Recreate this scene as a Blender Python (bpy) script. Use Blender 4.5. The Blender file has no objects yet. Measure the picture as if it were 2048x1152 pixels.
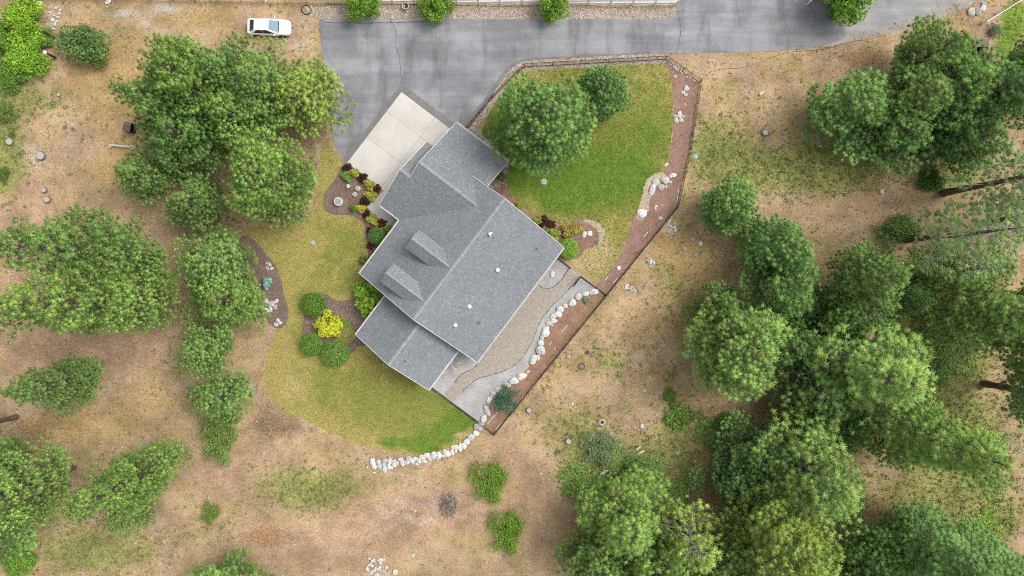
import bpy, bmesh, math, random
import numpy as np
from mathutils import Vector, Matrix
from mathutils.geometry import tessellate_polygon

# ------------------------------------------------------------------ camera, light, exposure
CAM_H = 79.0
FPX = 1420.0                      # focal length in pixels of the 2048 px wide photograph
S0 = CAM_H / FPX                  # metres per photograph pixel on the ground
scene = bpy.context.scene
coll = scene.collection
cd = bpy.data.cameras.new('camera')
cam = bpy.data.objects.new('camera', cd)
coll.objects.link(cam)
cam.location = (0, 0, CAM_H)
cam.rotation_euler = (0, 0, 0)
cd.sensor_fit = 'HORIZONTAL'
cd.sensor_width = 36.0
cd.lens = 36.0 * FPX / 2048.0
cd.clip_end = 3000.0
scene.camera = cam

SUN_EL, SUN_AZ = math.radians(54), math.radians(68)     # azimuth clockwise from +Y (top of the picture)
world = bpy.data.worlds.new('World')
scene.world = world
world.use_nodes = True
nt = world.node_tree
nt.nodes.clear()
w_out = nt.nodes.new('ShaderNodeOutputWorld')
w_bg = nt.nodes.new('ShaderNodeBackground')
w_hs = nt.nodes.new('ShaderNodeHueSaturation')
w_sky = nt.nodes.new('ShaderNodeTexSky')
w_sky.sky_type = 'NISHITA'
w_sky.sun_disc = False
w_sky.sun_elevation = SUN_EL
w_sky.sun_rotation = SUN_AZ
w_sky.air_density = 1.0
w_sky.dust_density = 3.0
w_hs.inputs['Saturation'].default_value = 0.22          # overcast: grey light
w_bg.inputs['Strength'].default_value = 0.15
nt.links.new(w_sky.outputs[0], w_hs.inputs['Color'])
nt.links.new(w_hs.outputs[0], w_bg.inputs['Color'])
nt.links.new(w_bg.outputs[0], w_out.inputs['Surface'])
sd = bpy.data.lights.new('sun', 'SUN')
sd.energy = 1.1
sd.angle = math.radians(32)
sd.color = (1.0, 0.97, 0.92)
sun = bpy.data.objects.new('sun', sd)
coll.objects.link(sun)
sdir = Vector((math.sin(SUN_AZ) * math.cos(SUN_EL), math.cos(SUN_AZ) * math.cos(SUN_EL), math.sin(SUN_EL)))
sun.rotation_euler = sdir.to_track_quat('Z', 'Y').to_euler()
sun.location = (20, 40, 90)
vs = scene.view_settings
vs.view_transform = 'Standard'
vs.look = 'None'
vs.gamma = 1.0
vs.use_curve_mapping = False
vs.exposure = 0.76
scene.cycles.use_denoising = False
scene.cycles.filter_width = 0.95
scene.cycles.max_bounces = 5
scene.cycles.diffuse_bounces = 3
scene.cycles.transparent_max_bounces = 4

RNG = np.random.default_rng(7)
random.seed(7)


# ------------------------------------------------------------------ helpers
def P(x, y, z=0.0):
    """photograph pixel + height above ground -> world point"""
    k = S0 * (CAM_H - z) / CAM_H
    return ((x - 1024.0) * k, (576.0 - y) * k, z)


def link(o, parent=None):
    coll.objects.link(o)
    if parent is not None:
        o.parent = parent
    return o


def tag(o, label=None, cat=None, group=None, kind=None):
    if label: o['label'] = label
    if cat: o['category'] = cat
    if group: o['group'] = group
    if kind: o['kind'] = kind
    return o


def empty(name, loc=(0, 0, 0), rz=0.0):
    o = bpy.data.objects.new(name, None)
    o.empty_display_size = 0.3
    o.location = loc
    o.rotation_euler = (0, 0, rz)
    return link(o)


def thing(name, label, cat, loc=(0, 0, 0), rz=0.0, group=None):
    return tag(empty(name, loc, rz), label, cat, group)


def mesh(name, verts, faces, mat=None, cols=None, smooth=False):
    me = bpy.data.meshes.new(name)
    me.from_pydata([tuple(v) for v in verts], [], faces)
    if mat: me.materials.append(mat)
    if cols is not None:
        a = me.color_attributes.new('Col', 'FLOAT_COLOR', 'POINT')
        c = np.ones((len(verts), 4), np.float32)
        c[:, :3] = cols
        a.data.foreach_set('color', c.ravel())
    if smooth:
        me.polygons.foreach_set('use_smooth', [True] * len(me.polygons))
    me.update()
    return me


def fast_mesh(name, verts, nper, mat, cols=None, smooth=False):
    """polygons of nper consecutive vertices"""
    verts = np.asarray(verts, np.float32).reshape(-1, 3)
    n = len(verts)
    nf = n // nper
    me = bpy.data.meshes.new(name)
    me.vertices.add(n)
    me.vertices.foreach_set('co', verts.ravel())
    me.loops.add(n)
    me.loops.foreach_set('vertex_index', np.arange(n, dtype=np.int32))
    me.polygons.add(nf)
    me.polygons.foreach_set('loop_start', np.arange(0, n, nper, dtype=np.int32))
    me.polygons.foreach_set('loop_total', np.full(nf, nper, np.int32))
    me.materials.append(mat)
    if cols is not None:
        a = me.color_attributes.new('Col', 'FLOAT_COLOR', 'POINT')
        c = np.ones((n, 4), np.float32)
        c[:, :3] = cols
        a.data.foreach_set('color', c.ravel())
    me.update(calc_edges=True)
    if smooth:
        me.polygons.foreach_set('use_smooth', [True] * len(me.polygons))
    return me


def obj(name, me, parent=None, loc=(0, 0, 0), rot=(0, 0, 0), scale=(1, 1, 1), color=None):
    o = bpy.data.objects.new(name, me)
    o.location = loc
    o.rotation_euler = rot
    o.scale = scale
    if color: o.color = (*color, 1.0)
    return link(o, parent)


class MB:
    """collects simple shapes into one mesh"""
    def __init__(self):
        self.v, self.f = [], []

    def add(self, verts, faces):
        n = len(self.v)
        self.v += [tuple(p) for p in verts]
        self.f += [tuple(i + n for i in f) for f in faces]
        return self

    def box(self, c, s, rz=0.0):
        cx, cy, cz = c
        hx, hy, hz = s[0] / 2, s[1] / 2, s[2] / 2
        co, si = math.cos(rz), math.sin(rz)
        vv = []
        for dz in (-hz, hz):
            for dx, dy in ((-hx, -hy), (hx, -hy), (hx, hy), (-hx, hy)):
                vv.append((cx + dx * co - dy * si, cy + dx * si + dy * co, cz + dz))
        return self.add(vv, [(3, 2, 1, 0), (4, 5, 6, 7), (0, 1, 5, 4), (1, 2, 6, 5), (2, 3, 7, 6), (3, 0, 4, 7)])

    def tube(self, pts, radii, n=6, cap=True):
        pts = [Vector(p) for p in pts]
        if not hasattr(radii, '__len__'): radii = [radii] * len(pts)
        base = len(self.v)
        rings = []
        for i, p in enumerate(pts):
            d = (pts[min(i + 1, len(pts) - 1)] - pts[max(i - 1, 0)])
            if d.length < 1e-9: d = Vector((0, 0, 1))
            d.normalize()
            ref = Vector((0, 0, 1)) if abs(d.z) < 0.9 else Vector((1, 0, 0))
            a = d.cross(ref).normalized()
            b = d.cross(a)
            rings.append([p + (a * math.cos(t) + b * math.sin(t)) * radii[i]
                          for t in [2 * math.pi * k / n for k in range(n)]])
        vv = [q for r in rings for q in r]
        ff = []
        for i in range(len(pts) - 1):
            for k in range(n):
                k2 = (k + 1) % n
                ff.append((i * n + k, i * n + k2, (i + 1) * n + k2, (i + 1) * n + k))
        if cap:
            ff.append(tuple(range(n)))
            ff.append(tuple(reversed(range((len(pts) - 1) * n, len(pts) * n))))
        return self.add(vv, ff)

    def lathe(self, prof, c=(0, 0, 0), n=16):
        vv, ff = [], []
        for r, z in prof:
            for k in range(n):
                t = 2 * math.pi * k / n
                vv.append((c[0] + r * math.cos(t), c[1] + r * math.sin(t), c[2] + z))
        for i in range(len(prof) - 1):
            for k in range(n):
                k2 = (k + 1) % n
                ff.append((i * n + k, i * n + k2, (i + 1) * n + k2, (i + 1) * n + k))
        ff.append(tuple(reversed(range(n))))
        ff.append(tuple(range((len(prof) - 1) * n, len(prof) * n)))
        return self.add(vv, ff)

    def build(self, name, mat, parent=None, smooth=False, loc=(0, 0, 0), rz=0.0):
        me = mesh(name, self.v, self.f, mat, smooth=smooth)
        return obj(name, me, parent, loc, (0, 0, rz))


def spline(pts, closed=False, step=6):
    """Catmull-Rom through 2-D points"""
    n = len(pts)
    out = []
    rng = range(n if closed else n - 1)
    for i in rng:
        if closed:
            p0, p1, p2, p3 = pts[(i - 1) % n], pts[i], pts[(i + 1) % n], pts[(i + 2) % n]
        else:
            p0, p1, p2, p3 = pts[max(i - 1, 0)], pts[i], pts[i + 1], pts[min(i + 2, n - 1)]
        for k in range(step):
            t = k / step
            out.append(tuple(0.5 * (2 * b + (c - a) * t + (2 * a - 5 * b + 4 * c - d) * t * t + (-a + 3 * b - 3 * c + d) * t ** 3)
                             for a, b, c, d in zip(p0, p1, p2, p3)))
    if not closed: out.append(tuple(pts[-1]))
    return out


# ------------------------------------------------------------------ materials
class NT:
    def __init__(self, name):
        self.m = bpy.data.materials.new(name)
        self.m.use_nodes = True
        self.t = self.m.node_tree
        self.b = self.t.nodes['Principled BSDF']
        self.b.inputs['Specular IOR Level'].default_value = 0.25
        self._co = None

    def n(self, typ, **kw):
        x = self.t.nodes.new(typ)
        for k, v in kw.items(): setattr(x, k, v)
        return x

    def l(self, a, b): self.t.links.new(a, b)

    def co(self):
        if self._co is None: self._co = self.n('ShaderNodeTexCoord').outputs['Object']
        return self._co

    def noise(self, scale, detail=4, rough=0.55, dist=0.0, vec=None):
        x = self.n('ShaderNodeTexNoise')
        x.inputs['Scale'].default_value = scale
        x.inputs['Detail'].default_value = detail
        x.inputs['Roughness'].default_value = rough
        x.inputs['Distortion'].default_value = dist
        self.l(vec if vec else self.co(), x.inputs['Vector'])
        return x.outputs['Fac']

    def voro(self, scale, feature='F1', out='Distance'):
        x = self.n('ShaderNodeTexVoronoi', feature=feature)
        x.inputs['Scale'].default_value = scale
        self.l(self.co(), x.inputs['Vector'])
        return x.outputs[out]

    def math(self, op, a, b=None, clamp=False):
        x = self.n('ShaderNodeMath', operation=op)
        x.use_clamp = clamp
        for i, v in enumerate((a, b)):
            if v is None: continue
            if isinstance(v, (int, float)): x.inputs[i].default_value = v
            else: self.l(v, x.inputs[i])
        return x.outputs[0]

    def ramp(self, fac, lo, hi, a=0.0, b=1.0):
        x = self.n('ShaderNodeMapRange', interpolation_type='SMOOTHSTEP')
        self.l(fac, x.inputs['Value'])
        x.inputs['From Min'].default_value = lo
        x.inputs['From Max'].default_value = hi
        x.inputs['To Min'].default_value = a
        x.inputs['To Max'].default_value = b
        return x.outputs['Result']

    def mix(self, fac, a, b, blend='MIX'):
        x = self.n('ShaderNodeMix', data_type='RGBA', blend_type=blend)
        if isinstance(fac, (int, float)): x.inputs[0].default_value = fac
        else: self.l(fac, x.inputs[0])
        for i, v in ((6, a), (7, b)):
            if isinstance(v, tuple): x.inputs[i].default_value = (*v, 1) if len(v) == 3 else v
            else: self.l(v, x.inputs[i])
        return x.outputs[2]

    def attr(self, name, typ='GEOMETRY'):
        x = self.n('ShaderNodeAttribute', attribute_name=name, attribute_type=typ)
        return x

    def bump(self, h, strength=0.4, dist=0.05):
        x = self.n('ShaderNodeBump')
        x.inputs['Strength'].default_value = strength
        x.inputs['Distance'].default_value = dist
        self.l(h, x.inputs['Height'])
        self.l(x.outputs[0], self.b.inputs['Normal'])

    def color(self, c, rough=0.85, metal=0.0, spec=None):
        if isinstance(c, tuple): self.b.inputs['Base Color'].default_value = (*c, 1)
        else: self.l(c, self.b.inputs['Base Color'])
        self.b.inputs['Roughness'].default_value = rough
        self.b.inputs['Metallic'].default_value = metal
        if spec is not None: self.b.inputs['Specular IOR Level'].default_value = spec
        return self.m


def simple(name, c1, c2=None, scale=3.0, rough=0.8, metal=0.0, spec=None, bump=0.0, bscale=None):
    t = NT(name)
    c = c1
    if c2:
        c = t.mix(t.ramp(t.noise(scale, 6, 0.6), 0.3, 0.7), c1, c2)
    if bump: t.bump(t.noise(bscale or scale * 4, 5), bump, 0.03)
    return t.color(c, rough, metal, spec)


def foliage_material(name, trans=0.28, rough=0.75):
    t = NT(name)
    c = t.mix(1.0, t.attr('Col').outputs['Color'], t.n('ShaderNodeObjectInfo').outputs['Color'], 'MULTIPLY')
    t.color(c, rough, spec=0.2)
    tr = t.n('ShaderNodeBsdfTranslucent')
    t.l(c, tr.inputs['Color'])
    mx = t.n('ShaderNodeMixShader')
    mx.inputs[0].default_value = trans
    t.l(t.b.outputs[0], mx.inputs[1])
    t.l(tr.outputs[0], mx.inputs[2])
    out = [x for x in t.t.nodes if x.type == 'OUTPUT_MATERIAL'][0]
    t.l(mx.outputs[0], out.inputs['Surface'])
    return t.m


def vcol_material(name, rough=0.85, bump=0.0, bscale=8.0, noise_amt=0.25, nscale=10.0, objcol=False, spec=0.2):
    t = NT(name)
    c = t.attr('Col').outputs['Color']
    if objcol: c = t.mix(1.0, c, t.n('ShaderNodeObjectInfo').outputs['Color'], 'MULTIPLY')
    v = t.ramp(t.noise(nscale, 6, 0.65), 0.25, 0.75, 1 - noise_amt, 1 + noise_amt)
    cv = t.n('ShaderNodeCombineColor')
    for i in range(3): t.l(v, cv.inputs[i])
    c = t.mix(1.0, c, cv.outputs[0], 'MULTIPLY')
    if bump: t.bump(t.noise(bscale, 6, 0.6), bump, 0.04)
    return t.color(c, rough, spec=spec)


def scaled(t, c, v):
    cv = t.n('ShaderNodeCombineColor')
    for i in range(3): t.l(v, cv.inputs[i])
    return t.mix(1.0, c, cv.outputs[0], 'MULTIPLY')


def zone(t, val, n, width=0.16, amt=0.9):
    """attribute value broken up by noise -> mask"""
    x = t.math('ADD', val, t.math('MULTIPLY', t.math('SUBTRACT', n, 0.5), amt))
    return t.ramp(x, 0.5 - width, 0.5 + width)


def ground_material():
    t = NT('dry_ground')
    A = t.n('ShaderNodeSeparateColor'); t.l(t.attr('zoneA').outputs['Color'], A.inputs[0])
    B = t.n('ShaderNodeSeparateColor'); t.l(t.attr('zoneB').outputs['Color'], B.inputs[0])
    big = t.noise(0.09, 5, 0.6)
    med = t.noise(0.55, 7, 0.68, 0.3)
    med2 = t.noise(0.9, 6, 0.66, 0.2)
    fine = t.noise(4.2, 6, 0.72)
    tiny = t.noise(17.0, 3, 0.7)
    c = t.mix(t.ramp(med, 0.38, 0.64), (0.375, 0.27, 0.15), (0.40, 0.305, 0.205))
    c = t.mix(t.ramp(big, 0.42, 0.60), c, t.mix(t.ramp(med2, 0.38, 0.62), (0.385, 0.28, 0.20), (0.335, 0.24, 0.14)))
    oli = t.noise(0.30, 8, 0.66, 0.4)
    c = t.mix(t.ramp(oli, 0.48, 0.64, 0, 0.65), c, (0.245, 0.215, 0.09))
    pnk = t.noise(0.22, 7, 0.66, 0.5)
    c = t.mix(t.ramp(pnk, 0.50, 0.66, 0, 0.7), c, (0.42, 0.31, 0.25))
    Cz = t.n('ShaderNodeSeparateColor'); t.l(t.attr('zoneC').outputs['Color'], Cz.inputs[0])
    c = t.mix(t.math('MULTIPLY', zone(t, Cz.outputs[0], med2, 0.25, 1.3), 0.75), c, t.mix(t.ramp(fine, 0.35, 0.65), (0.41, 0.275, 0.11), (0.385, 0.28, 0.145)))
    needle = t.mix(t.ramp(med2, 0.32, 0.68), (0.315, 0.205, 0.135), (0.40, 0.285, 0.205))
    c = t.mix(t.math('MULTIPLY', zone(t, A.outputs[1], med, 0.2, 1.4), 0.9), c, needle)
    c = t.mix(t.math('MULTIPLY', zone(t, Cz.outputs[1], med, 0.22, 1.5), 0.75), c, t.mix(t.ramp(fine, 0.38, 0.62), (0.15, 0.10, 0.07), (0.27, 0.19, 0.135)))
    orange = t.mix(t.ramp(fine, 0.35, 0.65), (0.30, 0.165, 0.085), (0.36, 0.22, 0.12))
    c = t.mix(t.math('MULTIPLY', zone(t, B.outputs[1], med2, 0.2, 1.2), 0.85), c, orange)
    bare = t.mix(t.ramp(fine, 0.35, 0.65), (0.34, 0.255, 0.205), (0.42, 0.33, 0.28))
    c = t.mix(zone(t, A.outputs[2], med2), c, bare)
    grav = t.mix(t.ramp(t.noise(7, 5, 0.7), 0.35, 0.65), (0.34, 0.31, 0.28), (0.48, 0.45, 0.42))
    c = t.mix(zone(t, B.outputs[0], med, 0.2), c, grav)
    green = t.mix(t.ramp(fine, 0.35, 0.65), (0.175, 0.215, 0.055), (0.275, 0.28, 0.095))
    gm = t.math('MULTIPLY', zone(t, A.outputs[0], t.noise(1.0, 8, 0.72), 0.22, 1.9), 0.85)
    c = t.mix(gm, c, green)
    lush = t.mix(t.ramp(fine, 0.35, 0.65), (0.12, 0.21, 0.03), (0.20, 0.27, 0.055))
    c = t.mix(zone(t, B.outputs[2], med), c, lush)
    # litter: dark flecks and pale flecks
    sp = t.ramp(t.noise(7.5, 2, 0.5), 0.64, 0.72)
    c = t.mix(t.math('MULTIPLY', sp, 0.40), c, (0.12, 0.085, 0.055))
    sp2 = t.ramp(t.noise(5.7, 3, 0.6), 0.66, 0.74)
    c = t.mix(t.math('MULTIPLY', sp2, 0.5), c, (0.55, 0.46, 0.34))
    v = t.math('ADD', t.ramp(fine, 0.28, 0.72, 0.74, 1.22), t.ramp(t.noise(9.5, 3, 0.7), 0.28, 0.72, -0.14, 0.14))
    v = t.math('MULTIPLY', v, t.ramp(t.noise(0.24, 7, 0.68), 0.34, 0.66, 0.74, 1.14))
    c = scaled(t, c, v)
    c = t.mix(1.0, c, (1.10, 1.06, 0.965), 'MULTIPLY')
    t.bump(t.math('ADD', fine, tiny), 0.55, 0.10)
    return t.color(c, 0.95, spec=0.1)


def lawn_material():
    t = NT('lawn_grass')
    A = t.n('ShaderNodeSeparateColor'); t.l(t.attr('zoneA').outputs['Color'], A.inputs[0])
    med = t.noise(0.5, 8, 0.68, 0.25)
    med2 = t.noise(1.25, 6, 0.7)
    fine = t.noise(5.5, 6, 0.72)
    tiny = t.noise(19, 3, 0.7)
    gold = t.mix(t.ramp(med2, 0.32, 0.68), (0.36, 0.29, 0.10), (0.295, 0.255, 0.075))
    olive = t.mix(t.ramp(med2, 0.35, 0.65), (0.235, 0.23, 0.06), (0.165, 0.195, 0.04))
    green = t.mix(t.ramp(med2, 0.35, 0.65), (0.09, 0.165, 0.02), (0.145, 0.215, 0.032))
    c = t.mix(zone(t, A.outputs[1], med, 0.22, 1.7), gold, olive)
    c = t.mix(zone(t, A.outputs[0], t.noise(0.32, 8, 0.7, 0.3), 0.24, 2.2), c, green)
    straw = (0.42, 0.325, 0.165)
    c = t.mix(zone(t, A.outputs[2], t.noise(0.9, 7, 0.7), 0.2, 0.9), c, straw)
    c = t.mix(t.math('MULTIPLY', t.ramp(t.noise(3.0, 6, 0.7), 0.55, 0.70), 0.28), c, (0.34, 0.31, 0.12))
    c = t.mix(t.math('MULTIPLY', t.ramp(t.noise(2.2, 6, 0.7), 0.60, 0.74), 0.55), c, (0.10, 0.13, 0.02))
    v = t.math('ADD', t.ramp(fine, 0.28, 0.72, 0.66, 1.30), t.ramp(t.noise(9.5, 3, 0.7), 0.28, 0.72, -0.20, 0.20))
    c = scaled(t, c, v)
    t.bump(t.math('ADD', fine, tiny), 0.6, 0.08)
    return t.color(c, 0.95, spec=0.1)


def asphalt_material(name, c1, c2, streak=True):
    t = NT(name)
    med = t.noise(0.20, 7, 0.62, 0.15)
    c = t.mix(t.ramp(med, 0.36, 0.62), c1, c2)
    if streak:
        mp = t.n('ShaderNodeMapping'); mp.inputs['Scale'].default_value = (0.06, 0.75, 1)
        t.l(t.co(), mp.inputs['Vector'])
        st = t.noise(1.0, 5, 0.65, 0.3, mp.outputs[0])
        c = scaled(t, c, t.ramp(st, 0.32, 0.68, 0.86, 1.12))
        mp2 = t.n('ShaderNodeMapping'); mp2.inputs['Scale'].default_value = (0.5, 0.1, 1)
        mp2.inputs['Rotation'].default_value = (0, 0, 0.22)
        t.l(t.co(), mp2.inputs['Vector'])
        st2 = t.noise(0.9, 6, 0.65, 0.15, mp2.outputs[0])
        c = scaled(t, c, t.ramp(st2, 0.32, 0.52, 0.72, 1.05))
    c = scaled(t, c, t.ramp(t.noise(2.6, 5, 0.65), 0.62, 0.78, 1.0, 0.72))
    c = scaled(t, c, t.math('ADD', t.ramp(t.noise(8, 5, 0.75), 0.25, 0.75, 0.86, 1.13), t.ramp(t.noise(40, 2, 0.7), 0.25, 0.75, -0.06, 0.06)))
    t.bump(t.noise(30, 4, 0.7), 0.3, 0.02)
    return t.color(c, 0.85, spec=0.3)


def gravel_material(name, c1, c2, c3, scale):
    t = NT(name)
    v = t.n('ShaderNodeTexVoronoi'); v.inputs['Scale'].default_value = scale
    t.l(t.co(), v.inputs['Vector'])
    sc = t.n('ShaderNodeSeparateColor'); t.l(v.outputs['Color'], sc.inputs[0])
    c = t.mix(sc.outputs[0], c1, c2)
    c = t.mix(t.ramp(sc.outputs[1], 0.72, 0.80), c, c3)
    c = scaled(t, c, t.ramp(t.noise(0.6, 6, 0.6), 0.3, 0.7, 0.85, 1.12))
    c = scaled(t, c, t.ramp(v.outputs['Distance'], 0.3, 0.8, 1.08, 0.62))
    t.bump(v.outputs['Distance'], -0.6, 0.05)
    return t.color(c, 0.9)


def mulch_material(name, c1, c2, c3):
    t = NT(name)
    mp = t.n('ShaderNodeMapping'); mp.inputs['Scale'].default_value = (1, 1.6, 1)
    mp.inputs['Rotation'].default_value = (0, 0, 0.6)
    t.l(t.co(), mp.inputs['Vector'])
    f = t.noise(5.0, 6, 0.75, 0.5, mp.outputs[0])
    c = t.mix(t.ramp(t.noise(0.7, 6, 0.65), 0.35, 0.65), c1, c2)
    c = t.mix(t.ramp(f, 0.60, 0.75), c, c3)
    c = t.mix(t.math('MULTIPLY', t.ramp(t.noise(2.2, 5, 0.7), 0.56, 0.68), 0.6), c, (0.075, 0.045, 0.035))
    c = scaled(t, c, t.ramp(t.noise(14, 4, 0.75), 0.25, 0.75, 0.66, 1.34))
    t.bump(f, 0.7, 0.08)
    return t.color(c, 0.95, spec=0.1)


M = {}
M['ground'] = ground_material()
M['lawn'] = lawn_material()
M['asphalt'] = asphalt_material('asphalt', (0.175, 0.174, 0.184), (0.262, 0.26, 0.272))
M['asphalt_dark'] = asphalt_material('asphalt_edge', (0.145, 0.140, 0.135), (0.20, 0.192, 0.185), False)
M['crack'] = simple('crack', (0.075, 0.075, 0.078), (0.18, 0.18, 0.18), 1.5)
M['road'] = asphalt_material('worn_road', (0.235, 0.228, 0.228), (0.315, 0.305, 0.30))
M['gravel'] = gravel_material('patio_gravel', (0.365, 0.35, 0.34), (0.405, 0.39, 0.38), (0.45, 0.435, 0.425), 18)
M['river'] = gravel_material('river_rock_bed', (0.27, 0.205, 0.155), (0.37, 0.295, 0.235), (0.48, 0.41, 0.34), 8)
M['road_gravel'] = gravel_material('road_gravel', (0.30, 0.265, 0.23), (0.35, 0.315, 0.28), (0.39, 0.36, 0.33), 16)
M['mulch'] = mulch_material('bark_mulch', (0.245, 0.145, 0.108), (0.30, 0.19, 0.145), (0.42, 0.32, 0.26))
M['mulch_dark'] = mulch_material('dark_bark_mulch', (0.15, 0.10, 0.082), (0.205, 0.145, 0.12), (0.29, 0.22, 0.185))
M['mulch_red'] = mulch_material('red_bark_mulch', (0.235, 0.135, 0.095), (0.30, 0.185, 0.12), (0.42, 0.29, 0.20))
M['sandy'] = mulch_material('sandy_soil', (0.40, 0.32, 0.23), (0.44, 0.36, 0.27), (0.5, 0.43, 0.34))


def concrete():
    t = NT('concrete')
    c = t.mix(t.ramp(t.noise(0.35, 6, 0.6, 0.4), 0.35, 0.7), (0.55, 0.52, 0.475), (0.48, 0.44, 0.395))
    c = scaled(t, c, t.ramp(t.noise(6, 5, 0.65), 0.25, 0.75, 0.94, 1.05))
    t.bump(t.noise(25, 4), 0.15, 0.01)
    return t.color(c, 0.85)


M['concrete'] = concrete()
M['joint'] = simple('joint_sand', (0.27, 0.225, 0.175), (0.31, 0.26, 0.20), 4)
M['paver'] = vcol_material('paver', 0.9, 0.2, 20, 0.14, 3.0)
M['edging'] = simple('steel_edging', (0.06, 0.055, 0.05))
M['shingle'] = vcol_material('shingle', 0.9, 0.25, 40, 0.07, 0.5)
M['roof_under'] = simple('roof_deck', (0.13, 0.135, 0.14), (0.16, 0.165, 0.17), 4)
M['ridge'] = vcol_material('ridge_cap', 0.9, 0.2, 30, 0.1, 3)
M['white_trim'] = simple('white_trim', (0.78, 0.77, 0.74), (0.70, 0.69, 0.66), 2.0, 0.45)
M['cream_trim'] = simple('cream_trim', (0.70, 0.66, 0.57), (0.62, 0.58, 0.50), 2.0, 0.5)
M['gutter_in'] = simple('gutter_bottom', (0.42, 0.40, 0.37), (0.55, 0.53, 0.5), 2.0, 0.6)
M['siding'] = simple('siding', (0.50, 0.46, 0.39), (0.46, 0.42, 0.36), 3.0, 0.7)
M['stone_v'] = simple('stone_veneer', (0.36, 0.33, 0.29), (0.22, 0.2, 0.18), 4.0, 0.85, bump=0.4)
M['glass'] = simple('window_glass', (0.03, 0.035, 0.04), rough=0.06, spec=0.6)
M['rock'] = vcol_material('rock', 0.9, 0.6, 5.0, 0.36, 2.2, True)
M['bark'] = simple('pine_bark', (0.085, 0.058, 0.045), (0.16, 0.105, 0.075), 5.0, 0.95, bump=0.6, bscale=12)
M['twig'] = simple('branch_bark', (0.11, 0.085, 0.07), (0.20, 0.165, 0.145), 3.0, 0.95)
M['twig_grey'] = simple('bare_grey_branch', (0.26, 0.23, 0.21), (0.38, 0.35, 0.33), 3.0, 0.95)
M['needles'] = foliage_material('pine_needles', 0.24)
M['leaves'] = foliage_material('leaves', 0.32)
M['vinyl'] = simple('white_vinyl', (0.80, 0.80, 0.80), (0.74, 0.74, 0.74), 1.5, 0.4)
M['black_metal'] = simple('black_coated_metal', (0.018, 0.018, 0.018), (0.03, 0.03, 0.028), 3, 0.5)
M['dark_wood'] = simple('dark_post_wood', (0.035, 0.026, 0.022), (0.06, 0.045, 0.036), 4, 0.85, bump=0.3)
M['grey_wood'] = simple('weathered_wood', (0.36, 0.345, 0.33), (0.24, 0.225, 0.215), 5, 0.9, bump=0.4)
M['pale_wood'] = simple('pale_wood', (0.62, 0.57, 0.50), (0.50, 0.45, 0.39), 4, 0.85, bump=0.3)
M['cut_wood'] = simple('cut_wood_face', (0.52, 0.42, 0.31), (0.42, 0.33, 0.245), 6, 0.85)
M['cut_grey'] = simple('weathered_cut_face', (0.44, 0.40, 0.36), (0.34, 0.29, 0.25), 9, 0.9)
M['stump_bark'] = simple('stump_bark', (0.16, 0.125, 0.10), (0.24, 0.2, 0.17), 7, 0.95, bump=0.5)
M['near_black'] = simple('dark_interior', (0.012, 0.009, 0.009))  # near-black puts the shade inside the open box into colour; also the knot
M['brown_metal'] = simple('brown_metal', (0.12, 0.095, 0.095), (0.19, 0.15, 0.145), 5, 0.5, 0.3)
M['cover_green'] = simple('lid_plastic', (0.30, 0.40, 0.34), (0.40, 0.46, 0.41), 3, 0.6)
M['cover_blue'] = simple('lid_blue', (0.22, 0.42, 0.50), (0.32, 0.48, 0.53), 5, 0.6)
M['pale_stone'] = simple('pale_cast_stone', (0.56, 0.54, 0.51), (0.44, 0.43, 0.41), 6, 0.85, bump=0.2)
M['vent'] = simple('roof_vent', (0.78, 0.78, 0.77), (0.70, 0.70, 0.69), 6, 0.5)
M['litter'] = vcol_material('litter', 0.95, 0, 8, 0.15, 6)
M['grass'] = foliage_material('grass_blades', 0.25)
M['car_paint'] = simple('car_paint', (0.80, 0.80, 0.80), rough=0.22, spec=0.5)
M['car_glass'] = simple('car_glass', (0.015, 0.015, 0.018), rough=0.05, spec=0.7)
M['windshield'] = simple('car_windshield', (0.13, 0.22, 0.28), rough=0.12, spec=0.12)
M['tyre'] = simple('tyre', (0.02, 0.02, 0.02), rough=0.9)
M['rim'] = simple('alloy_rim', (0.5, 0.5, 0.52), rough=0.35, metal=0.7)
M['lamp'] = simple('headlamp', (0.6, 0.62, 0.65), rough=0.1, spec=0.8)
M['tail'] = simple('tail_lamp', (0.35, 0.02, 0.02), rough=0.2)
M['hose'] = simple('hose', (0.05, 0.045, 0.04), rough=0.6)
M['soil'] = simple('pot_soil', (0.03, 0.022, 0.018), (0.05, 0.04, 0.03), 8)

# ------------------------------------------------------------------ ground and sheets
def blobs(X, Y, lst):
    """X, Y in photograph pixels; lst of (cx, cy, rx, ry, weight)"""
    v = np.zeros_like(X)
    for cx, cy, rx, ry, w in lst:
        v += w * np.exp(-(((X - cx) / rx) ** 2 + ((Y - cy) / ry) ** 2) * 0.9)
    return np.clip(v, 0, 1)


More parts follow.
